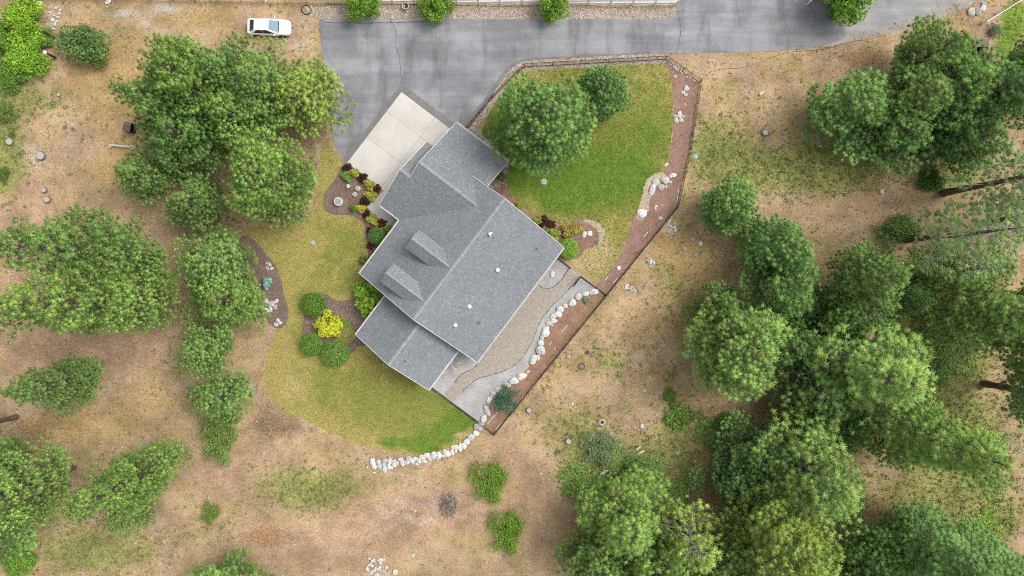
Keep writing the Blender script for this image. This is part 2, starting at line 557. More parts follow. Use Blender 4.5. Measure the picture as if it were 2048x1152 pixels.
Z_GREEN = [(1760, 760, 160, 120, .35), (1950, 640, 100, 100, .4), (1960, 950, 90, 90, .4), (1500, 870, 120, 60, .35), (1700, 320, 100, 60, .35), (1920, 330, 80, 60, .4), (1700, 640, 120, 70, .45), (1900, 600, 120, 60, .45), (1850, 740, 120, 60, .5), (1950, 860, 90, 80, .45), (1700, 900, 80, 80, .35), (1880, 1010, 120, 60, .4), (1600, 1000, 150, 90, .4), (1250, 1050, 100, 80, .5), (1300, 930, 110, 60, .5), (40, 950, 80, 120, .45), (150, 1110, 150, 50, .4),
           (15, 330, 30, 90, .5), (100, 210, 60, 30, .35), (1180, 830, 60, 30, .3), (1100, 690, 50, 60, .25), (1330, 560, 40, 60, .35), (700, 960, 50, 30, .35), (600, 1000, 60, 30, .35),
           (1450, 320, 90, 55, .75), (1560, 350, 120, 45, .6), (1430, 255, 50, 45, .5), (1700, 330, 80, 40, .6), (1640, 320, 60, 50, .4),
           (1190, 930, 80, 60, .8), (1240, 990, 60, 40, .6), (1350, 850, 40, 60, .5), (1900, 850, 60, 40, .5), (1990, 1040, 50, 45, .8),
           (1880, 700, 70, 50, .55), (1800, 720, 60, 40, .4), (30, 190, 60, 30, .6), (10, 250, 30, 60, .7), (570, 960, 90, 45, .55), (650, 985, 50, 30, .45),
           (1210, 700, 40, 40, .4), (1375, 620, 60, 70, .3), (1230, 740, 60, 30, .35), (420, 1060, 80, 50, .35), (200, 1090, 100, 50, .5), (1130, 850, 50, 30, .35),
           (1060, 780, 60, 40, .2), (1700, 700, 50, 60, .4), (1680, 620, 50, 40, .5), (1840, 1000, 80, 60, .35), (230, 770, 40, 40, .2), (330, 740, 60, 40, .25),
           (60, 330, 40, 30, .3), (5, 340, 25, 40, .8), (1900, 330, 60, 60, .5), (1470, 470, 80, 30, .35), (1620, 850, 60, 60, .4), (1340, 760, 40, 60, .3), (690, 1030, 60, 30, .2)]
Z_NEEDLE = [(120, 700, 160, 70, .5), (700, 1060, 200, 70, .5), (420, 900, 90, 70, .5), (40, 420, 60, 60, .5), (1010, 900, 60, 60, .3), (470, 200, 170, 90, .8), (200, 700, 200, 60, .65), (340, 580, 50, 110, .8), (240, 430, 110, 40, .55), (60, 370, 70, 70, .45), (1700, 420, 120, 50, .4),
            (1640, 680, 100, 110, .9), (1790, 650, 80, 45, .8), (1500, 1020, 220, 120, .8), (1780, 960, 120, 80, .8), (900, 1010, 170, 60, .6),
            (600, 1110, 220, 60, .5), (400, 950, 100, 60, .45), (1270, 800, 60, 40, .35), (1000, 920, 60, 60, .3), (1110, 960, 60, 80, .45),
            (1900, 420, 140, 90, .55), (1960, 560, 90, 70, .6), (560, 900, 60, 40, .5), (1060, 1100, 70, 60, .5), (1180, 760, 70, 40, .3)]
Z_BARE = [(850, 1020, 130, 60, .15), (420, 960, 80, 50, .15), (180, 850, 60, 30, .35), (70, 300, 60, 60, .3), (60, 320, 60, 40, .35), (900, 1000, 120, 50, .35), (770, 1040, 90, 40, .3), (620, 985, 22, 16, .6), (668, 985, 14, 20, .6), (730, 915, 40, 14, .5),
          (440, 960, 60, 40, .3), (1140, 780, 50, 30, .3), (530, 20, 8, 30, .5), (548, 20, 8, 30, .5), (520, 560, 40, 60, .15), (1390, 140, 30, 20, .4), (560, 780, 40, 50, .4)]
Z_GRAVEL = [(335, 18, 34, 14, .6), (290, 50, 20, 20, .45), (600, 88, 45, 20, .5), (250, 25, 40, 14, .6), (100, 30, 14, 40, .5), (1750, 60, 120, 12, .6), (1370, 150, 20, 20, .3), (160, 60, 60, 30, .3), (420, 30, 60, 14, .3)]
Z_ORANGE = [(1430, 950, 35, 70, .95), (1160, 1060, 30, 60, .7), (1560, 155, 120, 30, .45), (1730, 120, 60, 30, .6), (530, 1070, 50, 24, .8), (1990, 545, 50, 40, .7),
            (1640, 660, 40, 60, .5), (1880, 370, 40, 40, .6), (60, 860, 60, 40, .5), (430, 190, 60, 60, .4), (600, 220, 50, 40, .4), (1720, 870, 30, 30, .5), (1480, 1120, 200, 60, .4), (170, 100, 20, 60, .3)]
Z_GOLD = [(280, 200, 110, 140, .8), (170, 130, 70, 70, .6), (240, 350, 130, 40, .6), (1420, 560, 80, 110, .6), (1260, 640, 110, 80, .5), (1100, 760, 70, 50, .4), (1330, 500, 60, 60, .5), (150, 850, 110, 50, .7), (300, 800, 100, 60, .5), (420, 40, 100, 20, .6), (1480, 230, 80, 60, .4), (480, 440, 80, 24, .4)]
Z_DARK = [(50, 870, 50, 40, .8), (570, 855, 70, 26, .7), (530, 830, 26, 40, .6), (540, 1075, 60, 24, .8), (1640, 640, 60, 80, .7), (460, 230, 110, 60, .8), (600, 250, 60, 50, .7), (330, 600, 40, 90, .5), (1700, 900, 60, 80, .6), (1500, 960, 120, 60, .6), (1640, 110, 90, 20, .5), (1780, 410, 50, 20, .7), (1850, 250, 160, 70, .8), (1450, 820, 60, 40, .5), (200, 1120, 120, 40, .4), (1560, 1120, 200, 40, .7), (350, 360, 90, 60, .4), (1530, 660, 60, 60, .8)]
Z_LUSH = [(2030, 40, 30, 45, 1.0), (2010, 90, 20, 30, .8), (1970, 290, 40, 60, .4), (1930, 1070, 20, 30, .2), (20, 120, 60, 60, .5)]


def add_zone(me, name, r, g, b):
    a = me.attributes.new(name, 'FLOAT_COLOR', 'POINT')
    c = np.ones((len(r), 4), np.float32)
    c[:, 0], c[:, 1], c[:, 2] = r, g, b
    a.data.foreach_set('color', c.ravel())


def build_ground():
    xs = np.concatenate([[-1200, -500, -220, -120, -85], np.arange(-70, 70.01, 0.5), [85, 120, 220, 500, 1200]])
    ys = np.concatenate([[-1200, -500, -220, -110, -60], np.arange(-42, 42.01, 0.5), [60, 110, 220, 500, 1200]])
    gx, gy = np.meshgrid(xs, ys)
    nx, ny = len(xs), len(ys)
    V = np.stack([gx.ravel(), gy.ravel(), np.zeros(nx * ny)], 1)
    i, j = np.meshgrid(np.arange(nx - 1), np.arange(ny - 1))
    a = (j * nx + i).ravel()
    F = np.stack([a, a + 1, a + 1 + nx, a + nx], 1)
    me = mesh('ground', V, F.tolist(), M['ground'])
    X = V[:, 0] / S0 + 1024
    Y = 576 - V[:, 1] / S0
    add_zone(me, 'zoneA', blobs(X, Y, Z_GREEN), blobs(X, Y, Z_NEEDLE), blobs(X, Y, Z_BARE))
    add_zone(me, 'zoneB', blobs(X, Y, Z_GRAVEL), blobs(X, Y, Z_ORANGE), blobs(X, Y, Z_LUSH))
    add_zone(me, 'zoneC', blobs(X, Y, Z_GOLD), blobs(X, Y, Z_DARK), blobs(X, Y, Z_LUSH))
    tag(obj('ground', me), kind='structure')


build_ground()


def sheet(name, pts, z, mat, step=0, jitter=0.0, grid=0.0, thick=0.0, zones=None):
    """flat sheet from photograph pixels; step>0 smooths the outline"""
    if step: pts = spline(pts, True, step)
    w = [P(x, y)[:2] for x, y in pts]
    if jitter:
        # resample the outline and make it uneven
        out = []
        n = len(w)
        for i in range(n):
            a, b = Vector(w[i]), Vector(w[(i + 1) % n])
            k = max(1, int((b - a).length / 0.22))
            for q in range(k):
                p = a.lerp(b, q / k)
                out.append((p.x + random.uniform(-jitter, jitter), p.y + random.uniform(-jitter, jitter)))
        w = out
    bm = bmesh.new()
    vs_ = [bm.verts.new((x, y, z)) for x, y in w]
    tris = tessellate_polygon([[Vector((x, y, 0)) for x, y in w]])
    for t3 in tris:
        try: bm.faces.new([vs_[i] for i in t3])
        except ValueError: pass
    bmesh.ops.recalc_face_normals(bm, faces=bm.faces)
    if sum(f.normal.z for f in bm.faces) < 0: bmesh.ops.reverse_faces(bm, faces=bm.faces)
    if grid:
        x0, x1 = min(p[0] for p in w), max(p[0] for p in w)
        y0, y1 = min(p[1] for p in w), max(p[1] for p in w)
        for ax, lo, hi in ((0, x0, x1), (1, y0, y1)):
            q = lo + grid
            while q < hi:
                co = (q, 0, 0) if ax == 0 else (0, q, 0)
                no = (1, 0, 0) if ax == 0 else (0, 1, 0)
                bmesh.ops.bisect_plane(bm, geom=bm.verts[:] + bm.edges[:] + bm.faces[:], plane_co=co, plane_no=no)
                q += grid
    if thick:
        be = [e for e in bm.edges if e.is_boundary]
        r = bmesh.ops.extrude_edge_only(bm, edges=be)
        for v in [g for g in r['geom'] if isinstance(g, bmesh.types.BMVert)]: v.co.z -= thick
    me = bpy.data.meshes.new(name)
    bm.to_mesh(me)
    bm.free()
    me.materials.append(mat)
    if zones:
        n = len(me.vertices)
        co = np.empty(n * 3, np.float32)
        me.vertices.foreach_get('co', co)
        co = co.reshape(-1, 3)
        X = co[:, 0] / S0 + 1024
        Y = 576 - co[:, 1] / S0
        add_zone(me, 'zoneA', *[blobs(X, Y, zz) for zz in zones])
    return tag(obj(name, me), kind='structure')


# --- roads
ROAD = [(1676, 84), (1690, 70), (1780, 50), (1850, 28), (1930, -8), (1990, -60), (1700, -60), (1600, -60), (1600, 40)]
sheet('gravel_verge', [(1640, 92), (1700, 84), (1780, 66), (1880, 34), (1960, 0), (2010, -60), (1900, -60), (1800, 0), (1690, 60)], 0.005, M['road_gravel'], 4, 0.12)
sheet('road', ROAD, 0.012, M['road'], 0, 0.05)
DRIVE = [(638, 38), (1000, 38), (1325, 38), (1340, 36), (1352, 26), (1357, 8), (1360, -60), (1690, -60), (1668, 0), (1674, 26), (1684, 52), (1690, 72), (1660, 87),
         (1610, 98), (1540, 103), (1400, 106), (1300, 107), (1160, 114), (1075, 119), (1048, 122), (1026, 133), (1008, 153), (975, 203), (934, 252), (912, 280), (830, 330),
         (694, 326), (676, 303), (664, 268), (654, 200), (645, 110)]
sheet('driveway', DRIVE, 0.03, M['asphalt'], 0, 0.025, thick=0.06)
sheet('asphalt_strip', [(694, 326), (803, 184), (905, 262), (914, 250), (806, 169), (800, 171), (684, 322)], 0.036, M['asphalt_dark'], 0, 0.03)
sheet('asphalt_strip', [(934, 252), (975, 203), (1008, 153), (1026, 133), (1048, 122), (1075, 119), (1300, 107), (1300, 104), (1075, 115), (1046, 118), (1021, 129), (1001, 150), (966, 203), (922, 250)],
      0.036, M['asphalt_dark'], 0, 0.04)


def ribbon(name, pts, width, z, mat, wj=0.4):
    pts = spline(pts, False, 5)
    w = [Vector(P(x, y)) for x, y in pts]
    vv, ff = [], []
    for i, p in enumerate(w):
        d = (w[min(i + 1, len(w) - 1)] - w[max(i - 1, 0)]).normalized()
        nrm = Vector((-d.y, d.x, 0)) * width * 0.5 * random.uniform(1 - wj, 1 + wj)
        p = p + Vector((random.uniform(-.04, .04), random.uniform(-.04, .04), 0))
        vv += [(p.x - nrm.x, p.y - nrm.y, z), (p.x + nrm.x, p.y + nrm.y, z)]
        if i: ff.append((2 * i - 2, 2 * i, 2 * i + 1, 2 * i - 1))
    me = mesh(name, vv, ff, mat)
    return tag(obj(name, me), kind='structure')


ribbon('asphalt_crack', [(803, 170), (802, 150), (799, 118), (792, 90), (791, 60), (780, 38)], 0.055, 0.041, M['crack'])
ribbon('asphalt_crack', [(1358, 37), (1362, 60), (1356, 95), (1350, 106)], 0.05, 0.041, M['crack'])
ribbon('asphalt_crack', [(640, 44), (700, 46), (790, 45), (860, 42)], 0.09, 0.0405, M['crack'])

# --- river rock strips
sheet('river_rock_strip', [(606, 12), (760, 8), (1000, 9), (1200, 10), (1357, 10), (1351, 26), (1338, 36), (1322, 39.5), (1000, 39.5), (640, 39.5), (622, 30)], 0.010, M['river'], 0, 0.03)
FENCE_YARD = [(931, 262), (985, 196), (1048, 134), (1330, 119), (1398, 165), (1378, 300), (1353, 415), (1211, 591)]
sheet('river_rock_strip', [(926, 262), (975, 200), (1008, 152), (1026, 132), (1048, 121), (1075, 118), (1300, 106), (1345, 116), (1332, 127), (1060, 141), (1034, 152), (985, 212), (952, 258)], 0.014, M['river'], 0, 0.04)

# --- lawns
LAWN_R = [(962, 262), (985, 215), (1020, 165), (1060, 141), (1200, 134), (1326, 128), (1338, 145), (1344, 180), (1346, 230), (1342, 280), (1336, 320), (1326, 342), (1304, 352), (1290, 368), (1284, 398),
          (1270, 428), (1262, 455), (1250, 490), (1234, 520), (1204, 559), (1178, 553), (1150, 534), (1128, 510), (1100, 470), (1070, 432), (1030, 400), (1014, 372), (1016, 335), (1010, 318), (985, 290)]
sheet('lawn', LAWN_R, 0.020, M['lawn'], 2, 0.05, 0.8, zones=(
    [(1110, 350, 130, 70, .68), (1230, 300, 80, 60, .45), (1050, 320, 50, 60, .5), (1300, 260, 30, 90, .35), (1230, 380, 60, 40, .6), (1130, 400, 60, 40, .4), (1000, 300, 40, 40, .6), (1150, 150, 90, 30, .5), (1270, 345, 30, 30, .6), (1000, 240, 40, 50, .7)],
    [(1200, 300, 220, 200, 1.0), (1180, 470, 70, 60, -.1)],
    [(1175, 515, 55, 36, .85), (1260, 480, 22, 60, .3), (1310, 240, 28, 50, .28), (1200, 480, 40, 30, .3), (1090, 420, 30, 16, .35), (1280, 160, 40, 20, .15)]))
LAWN_L = [(655, 275), (664, 300), (694, 327), (760, 420), (800, 450), (735, 560), (730, 640), (760, 700), (862, 778), (958, 846), (945, 872), (905, 894), (850, 908), (800, 906), (750, 895), (690, 876), (630, 850),
          (580, 826), (545, 800), (531, 770), (533, 722), (541, 690), (552, 660), (540, 600), (500, 540), (480, 480), (484, 462), (520, 452), (600, 446), (635, 400), (640, 330), (644, 285)]
sheet('lawn', LAWN_L, 0.016, M['lawn'], 2, 0.06, 0.8, zones=(
    [(782, 884, 34, 16, 1.0), (865, 880, 40, 16, .85), (905, 850, 40, 26, .75), (930, 830, 24, 20, .7), (870, 850, 40, 14, .3), (700, 655, 34, 28, .5), (840, 790, 60, 22, .4), (660, 310, 14, 30, .3), (860, 900, 40, 8, .6)],
    [(780, 800, 170, 90, .75), (690, 520, 70, 90, .55), (600, 640, 60, 120, .35), (640, 640, 40, 60, .3), (870, 850, 70, 50, .4), (700, 470, 40, 40, .3), (660, 310, 30, 30, .3), (660, 760, 60, 30, .25)],
    [(590, 760, 50, 40, .40), (570, 690, 26, 40, .25), (630, 540, 40, 60, .15), (580, 800, 50, 30, .25), (560, 560, 30, 50, .15), (740, 895, 60, 10, .5), (930, 870, 30, 10, .6)]))

# --- beds
sheet('mulch_bed', [(1331, 124), (1362, 140), (1396, 167), (1377, 300), (1352, 414), (1278, 508), (1212, 588), (1192, 572), (1207, 558), (1234, 521), (1250, 492), (1260, 458), (1268, 430), (1282, 404),
                    (1288, 378), (1302, 358), (1326, 346), (1338, 322), (1345, 280), (1349, 230), (1346, 180), (1340, 148)], 0.028, M['mulch'], 0, 0.06)
sheet('sandy_edge', [(1326, 344), (1304, 351), (1290, 366), (1283, 400), (1271, 432), (1283, 440), (1296, 420), (1302, 395), (1310, 372), (1332, 356)], 0.033, M['sandy'], 3, 0.08)
sheet('mulch_bed', [(494, 472), (512, 484), (530, 505), (551, 530), (562, 560), (571, 600), (577, 625), (572, 648), (554, 657), (538, 645), (522, 630), (500, 628), (480, 600), (470, 560), (474, 510), (480, 478)],
      0.026, M['mulch_dark'], 3, 0.05)
sheet('mulch_bed', [(690, 327), (668, 362), (651, 384), (646, 405), (652, 422), (668, 429), (700, 431), (720, 440), (730, 456), (735, 490), (737, 540), (731, 572), (720, 592), (736, 640), (800, 540), (830, 480), (770, 420), (740, 400), (764, 376), (720, 330)],
      0.026, M['mulch_dark'], 3, 0.04)
sheet('mulch_bed', [(606, 590), (630, 586), (652, 588), (664, 596), (682, 602), (700, 598), (716, 588), (740, 570), (800, 600), (760, 690), (720, 690), (704, 706), (672, 722), (640, 712), (612, 700), (604, 660), (610, 628)],
      0.0265, M['mulch_dark'], 3, 0.05)
sheet('ground_cover_patch', [(668, 640), (690, 634), (704, 650), (712, 672), (704, 684), (684, 690), (668, 684), (676, 662)], 0.032, M['lawn'], 3, 0.10, zones=([(690, 660, 60, 60, .45)], [(690, 660, 60, 60, .6)], [(690, 670, 14, 14, .6)]))
sheet('mulch_bed', [(1060, 425), (1090, 434), (1118, 452), (1135, 446), (1158, 438), (1186, 440), (1206, 456), (1209, 474), (1196, 490), (1172, 498), (1160, 512), (1140, 520), (1110, 510), (1080, 470), (1040, 430), (1010, 400), (980, 370), (1000, 330), (1014, 326), (1018, 345), (1012, 372), (1026, 398), (1040, 412)],
      0.0262, M['mulch'], 2, 0.05)
sheet('sandy_edge', [(1166, 440), (1192, 443), (1209, 460), (1206, 480), (1194, 492), (1199, 474), (1190, 456)], 0.0325, M['sandy'], 3, 0.05)
sheet('path_edge_bed', [(926, 262), (948, 254), (966, 272), (990, 294), (1018, 322), (1000, 340), (930, 290)], 0.0252, M['gravel'], 0, 0.05)

# --- patio
sheet('patio_gravel_bed', [(865, 776), (968, 851), (975, 815), (998, 782), (1035, 758), (1066, 720), (1080, 690), (1095, 655), (1120, 620), (1160, 592), (1203, 584), (1118, 518), (960, 560), (840, 700)], 0.024, M['gravel'], 0, 0.02)
PAVERS_OUT = [(1159, 554), (1128, 589), (1100, 616), (1077.5, 648), (1066, 678), (1045, 715), (1018, 737), (978, 751), (958, 756), (942, 767), (923, 785), (908, 801)]
PAVERS_IN = [(892, 789), (909, 765), (923, 749), (944, 739), (955, 729), (975, 690), (1020, 630), (1066, 566), (1077, 570), (1087, 576), (1102, 576), (1119, 564), (1137, 538)]
PAVER_POLY = spline(PAVERS_OUT, False, 4) + spline(PAVERS_IN, False, 4)
sheet('patio_joint_bed', PAVER_POLY, 0.034, M['joint'])
ribbon('steel_edging', PAVERS_OUT[:-1], 0.045, 0.085, M['edging'], 0.1)
ribbon('steel_edging', [(909, 765), (923, 749), (944, 739), (955, 729)], 0.045, 0.085, M['edging'], 0.1)
ribbon('steel_edging', [(1077, 570), (1087, 576), (1102, 576), (1119, 564), (1137, 538)], 0.05, 0.085, M['edging'], 0.1)
sheet('mulch_bed', [(1203, 586), (1160, 594), (1122, 622), (1098, 655), (1084, 690), (1068, 722), (1038, 760), (1000, 784), (978, 815), (970, 850), (988, 866), (1100, 728), (1209, 591)], 0.031, M['mulch_red'], 0, 0.04)


def inside(x, y, poly):
    r = False
    n = len(poly)
    j = n - 1
    for i in range(n):
        xi, yi = poly[i]
        xj, yj = poly[j]
        if (yi > y) != (yj > y) and x < (xj - xi) * (y - yi) / (yj - yi) + xi: r = not r
        j = i
    return r


# house frame: u runs SE, v runs NE (top-right of the picture)
UV = (0.798, -0.602)
VV = (0.602, 0.798)


def L2W(a, b, z=0.0):
    return (a * UV[0] + b * VV[0], a * UV[1] + b * VV[1], z)


def build_pavers():
    poly = [P(x, y)[:2] for x, y in PAVER_POLY]
    vv, cc = [], []
    rows = 0
    b = -18.0
    while b < 8:
        a = -1.5 + (rows % 3) * 0.07
        while a < 11:
            w = random.choice((0.15, 0.2, 0.2, 0.25))
            x, y, _ = L2W(a + w / 2, b + 0.08)
            if inside(x, y, poly):
                z = 0.075 + random.uniform(0, 0.008)
                g = 0.006
                q = [L2W(a + g, b + g), L2W(a + w - g, b + g), L2W(a + w - g, b + 0.16 - g), L2W(a + g, b + 0.16 - g)]
                top = [(p[0], p[1], z + random.uniform(-.003, .003)) for p in q]
                bot = [(p[0], p[1], 0.036) for p in q]
                t = random.random()
                base = np.array((0.37, 0.322, 0.268)) * random.uniform(0.93, 1.07)
                if t < 0.22: base = np.array((0.36, 0.31, 0.255)) * random.uniform(0.92, 1.06)
                elif t < 0.42: base = np.array((0.375, 0.335, 0.285)) * random.uniform(0.93, 1.07)
                for f in ((0, 1, 2, 3),): vv += [top[i] for i in f]; cc += [base] * 4
                for i in range(4):
                    k = (i + 1) % 4
                    vv += [bot[i], bot[k], top[k], top[i]]; cc += [base] * 4
            a += w
        b += 0.16
        rows += 1
    me = fast_mesh('pavers', vv, 4, M['paver'], np.array(cc))
    patio = thing('paver_patio', 'tan curved paver path between the grey roof and the white boulder wall', 'patio')
    o = obj('pavers', me, patio)
    o['kind'] = 'stuff'


build_pavers()


def slab(poly_px, z0, z1, name, mat, parent, gap=0.012):
    w = [Vector(P(x, y)) for x, y in poly_px]
    c = sum(w, Vector()) / len(w)
    w = [p + (c - p).normalized() * gap * 1.4 for p in w]
    n = len(w)
    vv = [(p.x, p.y, z0) for p in w] + [(p.x, p.y, z1) for p in w]
    area = sum(w[i].x * w[(i + 1) % n].y - w[(i + 1) % n].x * w[i].y for i in range(n))
    if area < 0:
        vv = vv[:n][::-1] + vv[n:][::-1]
    ff = [tuple(range(n, 2 * n)), tuple(reversed(range(n)))] + [(i, (i + 1) % n, n + (i + 1) % n, n + i) for i in range(n)]
    return obj(name, mesh(name, vv, ff, mat), parent)


def build_concrete():
    t = thing('concrete_apron', 'pale concrete parking pad of six panels in front of the garage', 'concrete pad')
    A, B, Cc = Vector((803, 184)), Vector((694, 326)), Vector((927, 278))
    dv, du = (B - A), (Cc - A)
    fr = [0, 0.27, 0.635, 1.0]
    fu = [0, 0.545, 1.0]
    for i in range(3):
        for j in range(2):
            q = [A + du * fu[j] + dv * fr[i], A + du * fu[j + 1] + dv * fr[i], A + du * fu[j + 1] + dv * fr[i + 1], A + du * fu[j] + dv * fr[i + 1]]
            slab([tuple(p) for p in q], 0.0, 0.062 + 0.002 * ((i + j) % 2), 'concrete_panel', M['concrete'], t)
    t2 = thing('concrete_walkway', 'narrow grey concrete walkway from the pad to the front door', 'walkway')
    slab([(770, 379), (812, 412), (776, 458), (733, 414)], 0.0, 0.058, 'concrete_panel', M['concrete'], t2)
    slab([(776, 458), (812, 412), (850, 442), (812, 486)], 0.0, 0.060, 'concrete_panel', M['concrete'], t2)


build_concrete()

# ------------------------------------------------------------------ house
HOUSE = thing('house', 'large house with grey shingled gable roofs, two dormers and white gutters', 'house')
ZE = 2.9


def clip_poly(sub, clip):
    """Sutherland-Hodgman, clip convex and counter-clockwise"""
    out = sub
    n = len(clip)
    for i in range(n):
        ax, ay = clip[i]
        bx, by = clip[(i + 1) % n]
        inp, out = out, []
        if not inp: break
        def side(p): return (bx - ax) * (p[1] - ay) - (by - ay) * (p[0] - ax)
        for k in range(len(inp)):
            p, q = inp[k], inp[(k + 1) % len(inp)]
            sp, sq = side(p), side(q)
            if sp >= 0: out.append(p)
            if (sp >= 0) != (sq >= 0):
                t = sp / (sp - sq)
                out.append((p[0] + (q[0] - p[0]) * t, p[1] + (q[1] - p[1]) * t))
    return out


def shingle_col(w, row):
    t = random.random()
    g = random.gauss(0.205, 0.012)
    if t < 0.20 and w < 0.13: g = random.uniform(0.245, 0.30)
    elif t > 0.82: g = random.uniform(0.17, 0.19)
    g *= 0.95 if row % 2 else 1.05  # alternate rows toned down and up, imitating the shadow lines of the courses
    return (g * 0.94, g * 1.0, g * 1.055)


def roof_slope(pieces, down, ref, z_ref, slope, thick=0.16, name='roof_slope'):
    """pieces: convex polygons in house (a, b); down: axis and sign in which the roof falls, e.g. ('a', -1);
    z = z_ref at coordinate ref, falling with slope"""
    ax, sg = down

    def zf(a, b):
        c = a if ax == 'a' else b
        return z_ref - slope * (c - ref) * sg

    deck = MB()
    for pc in pieces:
        top = [Vector(L2W(a, b, zf(a, b))) for a, b in pc]
        n = len(top)
        vv = [tuple(p) for p in top] + [(p.x, p.y, p.z - thick) for p in top]
        deck.add(vv, [tuple(range(n)), tuple(reversed(range(n, 2 * n)))] + [(i, n + i, n + (i + 1) % n, (i + 1) % n) for i in range(n)])
    d = deck.build(name, M['roof_under'], HOUSE)
    # shingle tabs
    cosl = 1 / math.sqrt(1 + slope * slope)
    nz, nh = cosl, slope * cosl
    expo = 0.145 * cosl
    vv, cc = [], []
    for pc in pieces:
        uvp = [((b, -sg * a) if ax == 'a' else (a, -sg * b)) for a, b in pc]     # (along eave, up-slope)
        ar = sum(uvp[i][0] * uvp[(i + 1) % len(uvp)][1] - uvp[(i + 1) % len(uvp)][0] * uvp[i][1] for i in range(len(uvp)))
        if ar < 0: uvp = uvp[::-1]
        x0, x1 = min(p[0] for p in uvp), max(p[0] for p in uvp)
        y0, y1 = min(p[1] for p in uvp), max(p[1] for p in uvp)
        row = int(math.floor(y0 / expo))
        y = row * expo
        while y < y1:
            x = x0 - random.uniform(0, 0.3)
            while x < x1:
                w = random.choice((0.09, 0.11, 0.14, 0.18, 0.22))
                q = clip_poly([(x, y), (x + w, y), (x + w, y + expo), (x, y + expo)], uvp)
                if len(q) >= 3:
                    col = shingle_col(w, row)
                    hh = random.choice((0.012, 0.012, 0.020))
                    pts = []
                    for qx, qy in q:
                        a, b = (-sg * qy, qx) if ax == 'a' else (qx, -sg * qy)
                        off = 0.004 + hh * (1 - (qy - y) / expo)
                        p = Vector(L2W(a, b, zf(a, b)))
                        dn = Vector(L2W(sg, 0)) if ax == 'a' else Vector(L2W(0, sg))
                        p += (dn * nh + Vector((0, 0, nz))) * off
                        pts.append(p)
                    for k in range(1, len(pts) - 1):
                        vv += [pts[0], pts[k], pts[k + 1]]
                        cc += [col] * 3
                x += w
            y += expo
            row += 1
    vv = np.array([tuple(p) for p in vv], np.float32)
    # make every triangle face up
    T = vv.reshape(-1, 3, 3)
    nrm = np.cross(T[:, 1] - T[:, 0], T[:, 2] - T[:, 0])[:, 2]
    T[nrm < 0] = T[nrm < 0][:, ::-1]
    o = obj('shingles', fast_mesh('shingles', T.reshape(-1, 3), 3, M['shingle'], np.array(cc)), d)
    o['kind'] = 'stuff'
    return d


def ridge_cap(a0, b0, a1, b1, z, parent, w=0.17, drop=0.075):
    p, q = Vector(L2W(a0, b0, z)), Vector(L2W(a1, b1, z))
    d = (q - p)
    n = max(1, int(d.length / 0.16))
    dn = d.normalized()
    sd_ = Vector((-dn.y, dn.x, 0))
    vv, cc = [], []
    for i in range(n):
        s, e = p + d * (i / n), p + d * ((i + 1) / n)
        g = random.uniform(0.24, 0.31)
        col = (g * .92, g, g * 1.04)
        lo = Vector((0, 0, 0.035)); hi = Vector((0, 0, 0.05))
        for sg in (-1, 1):
            off = sd_ * w * sg - Vector((0, 0, drop))
            qd = [s + hi, e + lo, e + lo + off, s + hi + off]
            if sg > 0: qd = qd[::-1]
            vv += qd; cc += [col] * 4
    obj('ridge_cap', fast_mesh('ridge_cap', np.array([tuple(v) for v in vv]), 4, M['ridge'], np.array(cc)), parent)


AM, BM0, BM1, A0, A1 = -6.09, -8.6, 6.83, -13.98, 1.8
ZR = ZE + (AM - A0) * 0.5
r1 = roof_slope([[(AM, BM0), (A1, BM0), (A1, BM1), (AM, BM1)]], ('a', 1), AM, ZR, 0.5)
r2 = roof_slope([[(A0, BM0), (A0, -1.4), (-8.0, 4.58), (AM, 4.58), (AM, BM0)], [(-8.0, 4.58), (-10.25, BM1), (AM, BM1), (AM, 4.58)]], ('a', -1), AM, ZR, 0.5)
ridge_cap(AM, BM0, AM, BM1, ZR, r1)
ZW = ZE + 5.98 * 0.5
r3 = roof_slope([[(-16.75, -1.4), (-16.75, 2.8), (-15.45, 2.8), (-15.45, -1.4)], [(-15.45, -1.4), (-15.45, 4.58), (-8.0, 4.58), (-13.97, -1.4)]], ('b', -1), 4.58, ZW, 0.5)
r4 = roof_slope([[(-15.45, 4.58), (-15.45, 6.85), (-10.27, 6.85), (-8.0, 4.58)], [(-15.45, 6.85), (-15.45, 10.55), (-8.48, 10.55), (-8.48, 6.85)],
                 [(-9.8, 6.45), (-10.27, 6.85), (-8.48, 6.85), (-8.48, 6.45)]], ('b', 1), 4.58, ZW, 0.5)
ridge_cap(-15.45, 4.58, -8.0, 4.58, ZW, r4)
r5 = roof_slope([[(-16.75, 2.8), (-16.75, 7.0), (-15.0, 7.0), (-15.0, 2.8)]], ('b', 1), 2.8, ZE + 2.1, 0.5)
ridge_cap(-16.75, 2.8, -15.47, 2.8, ZE + 2.1, r5)
AL = -5.45
ZL = ZE + 4.88 * 0.5
r6 = roof_slope([[(-10.33, -14.1), (AL, -14.1), (AL, -8.1), (-10.33, -8.1)]], ('a', -1), AL, ZL, 0.5)
r7 = roof_slope([[(AL, -14.1), (-0.57, -14.1), (-0.57, -8.1), (AL, -8.1)]], ('a', 1), AL, ZL, 0.5)
ridge_cap(AL, -14.1, AL, -8.1, ZL, r6)


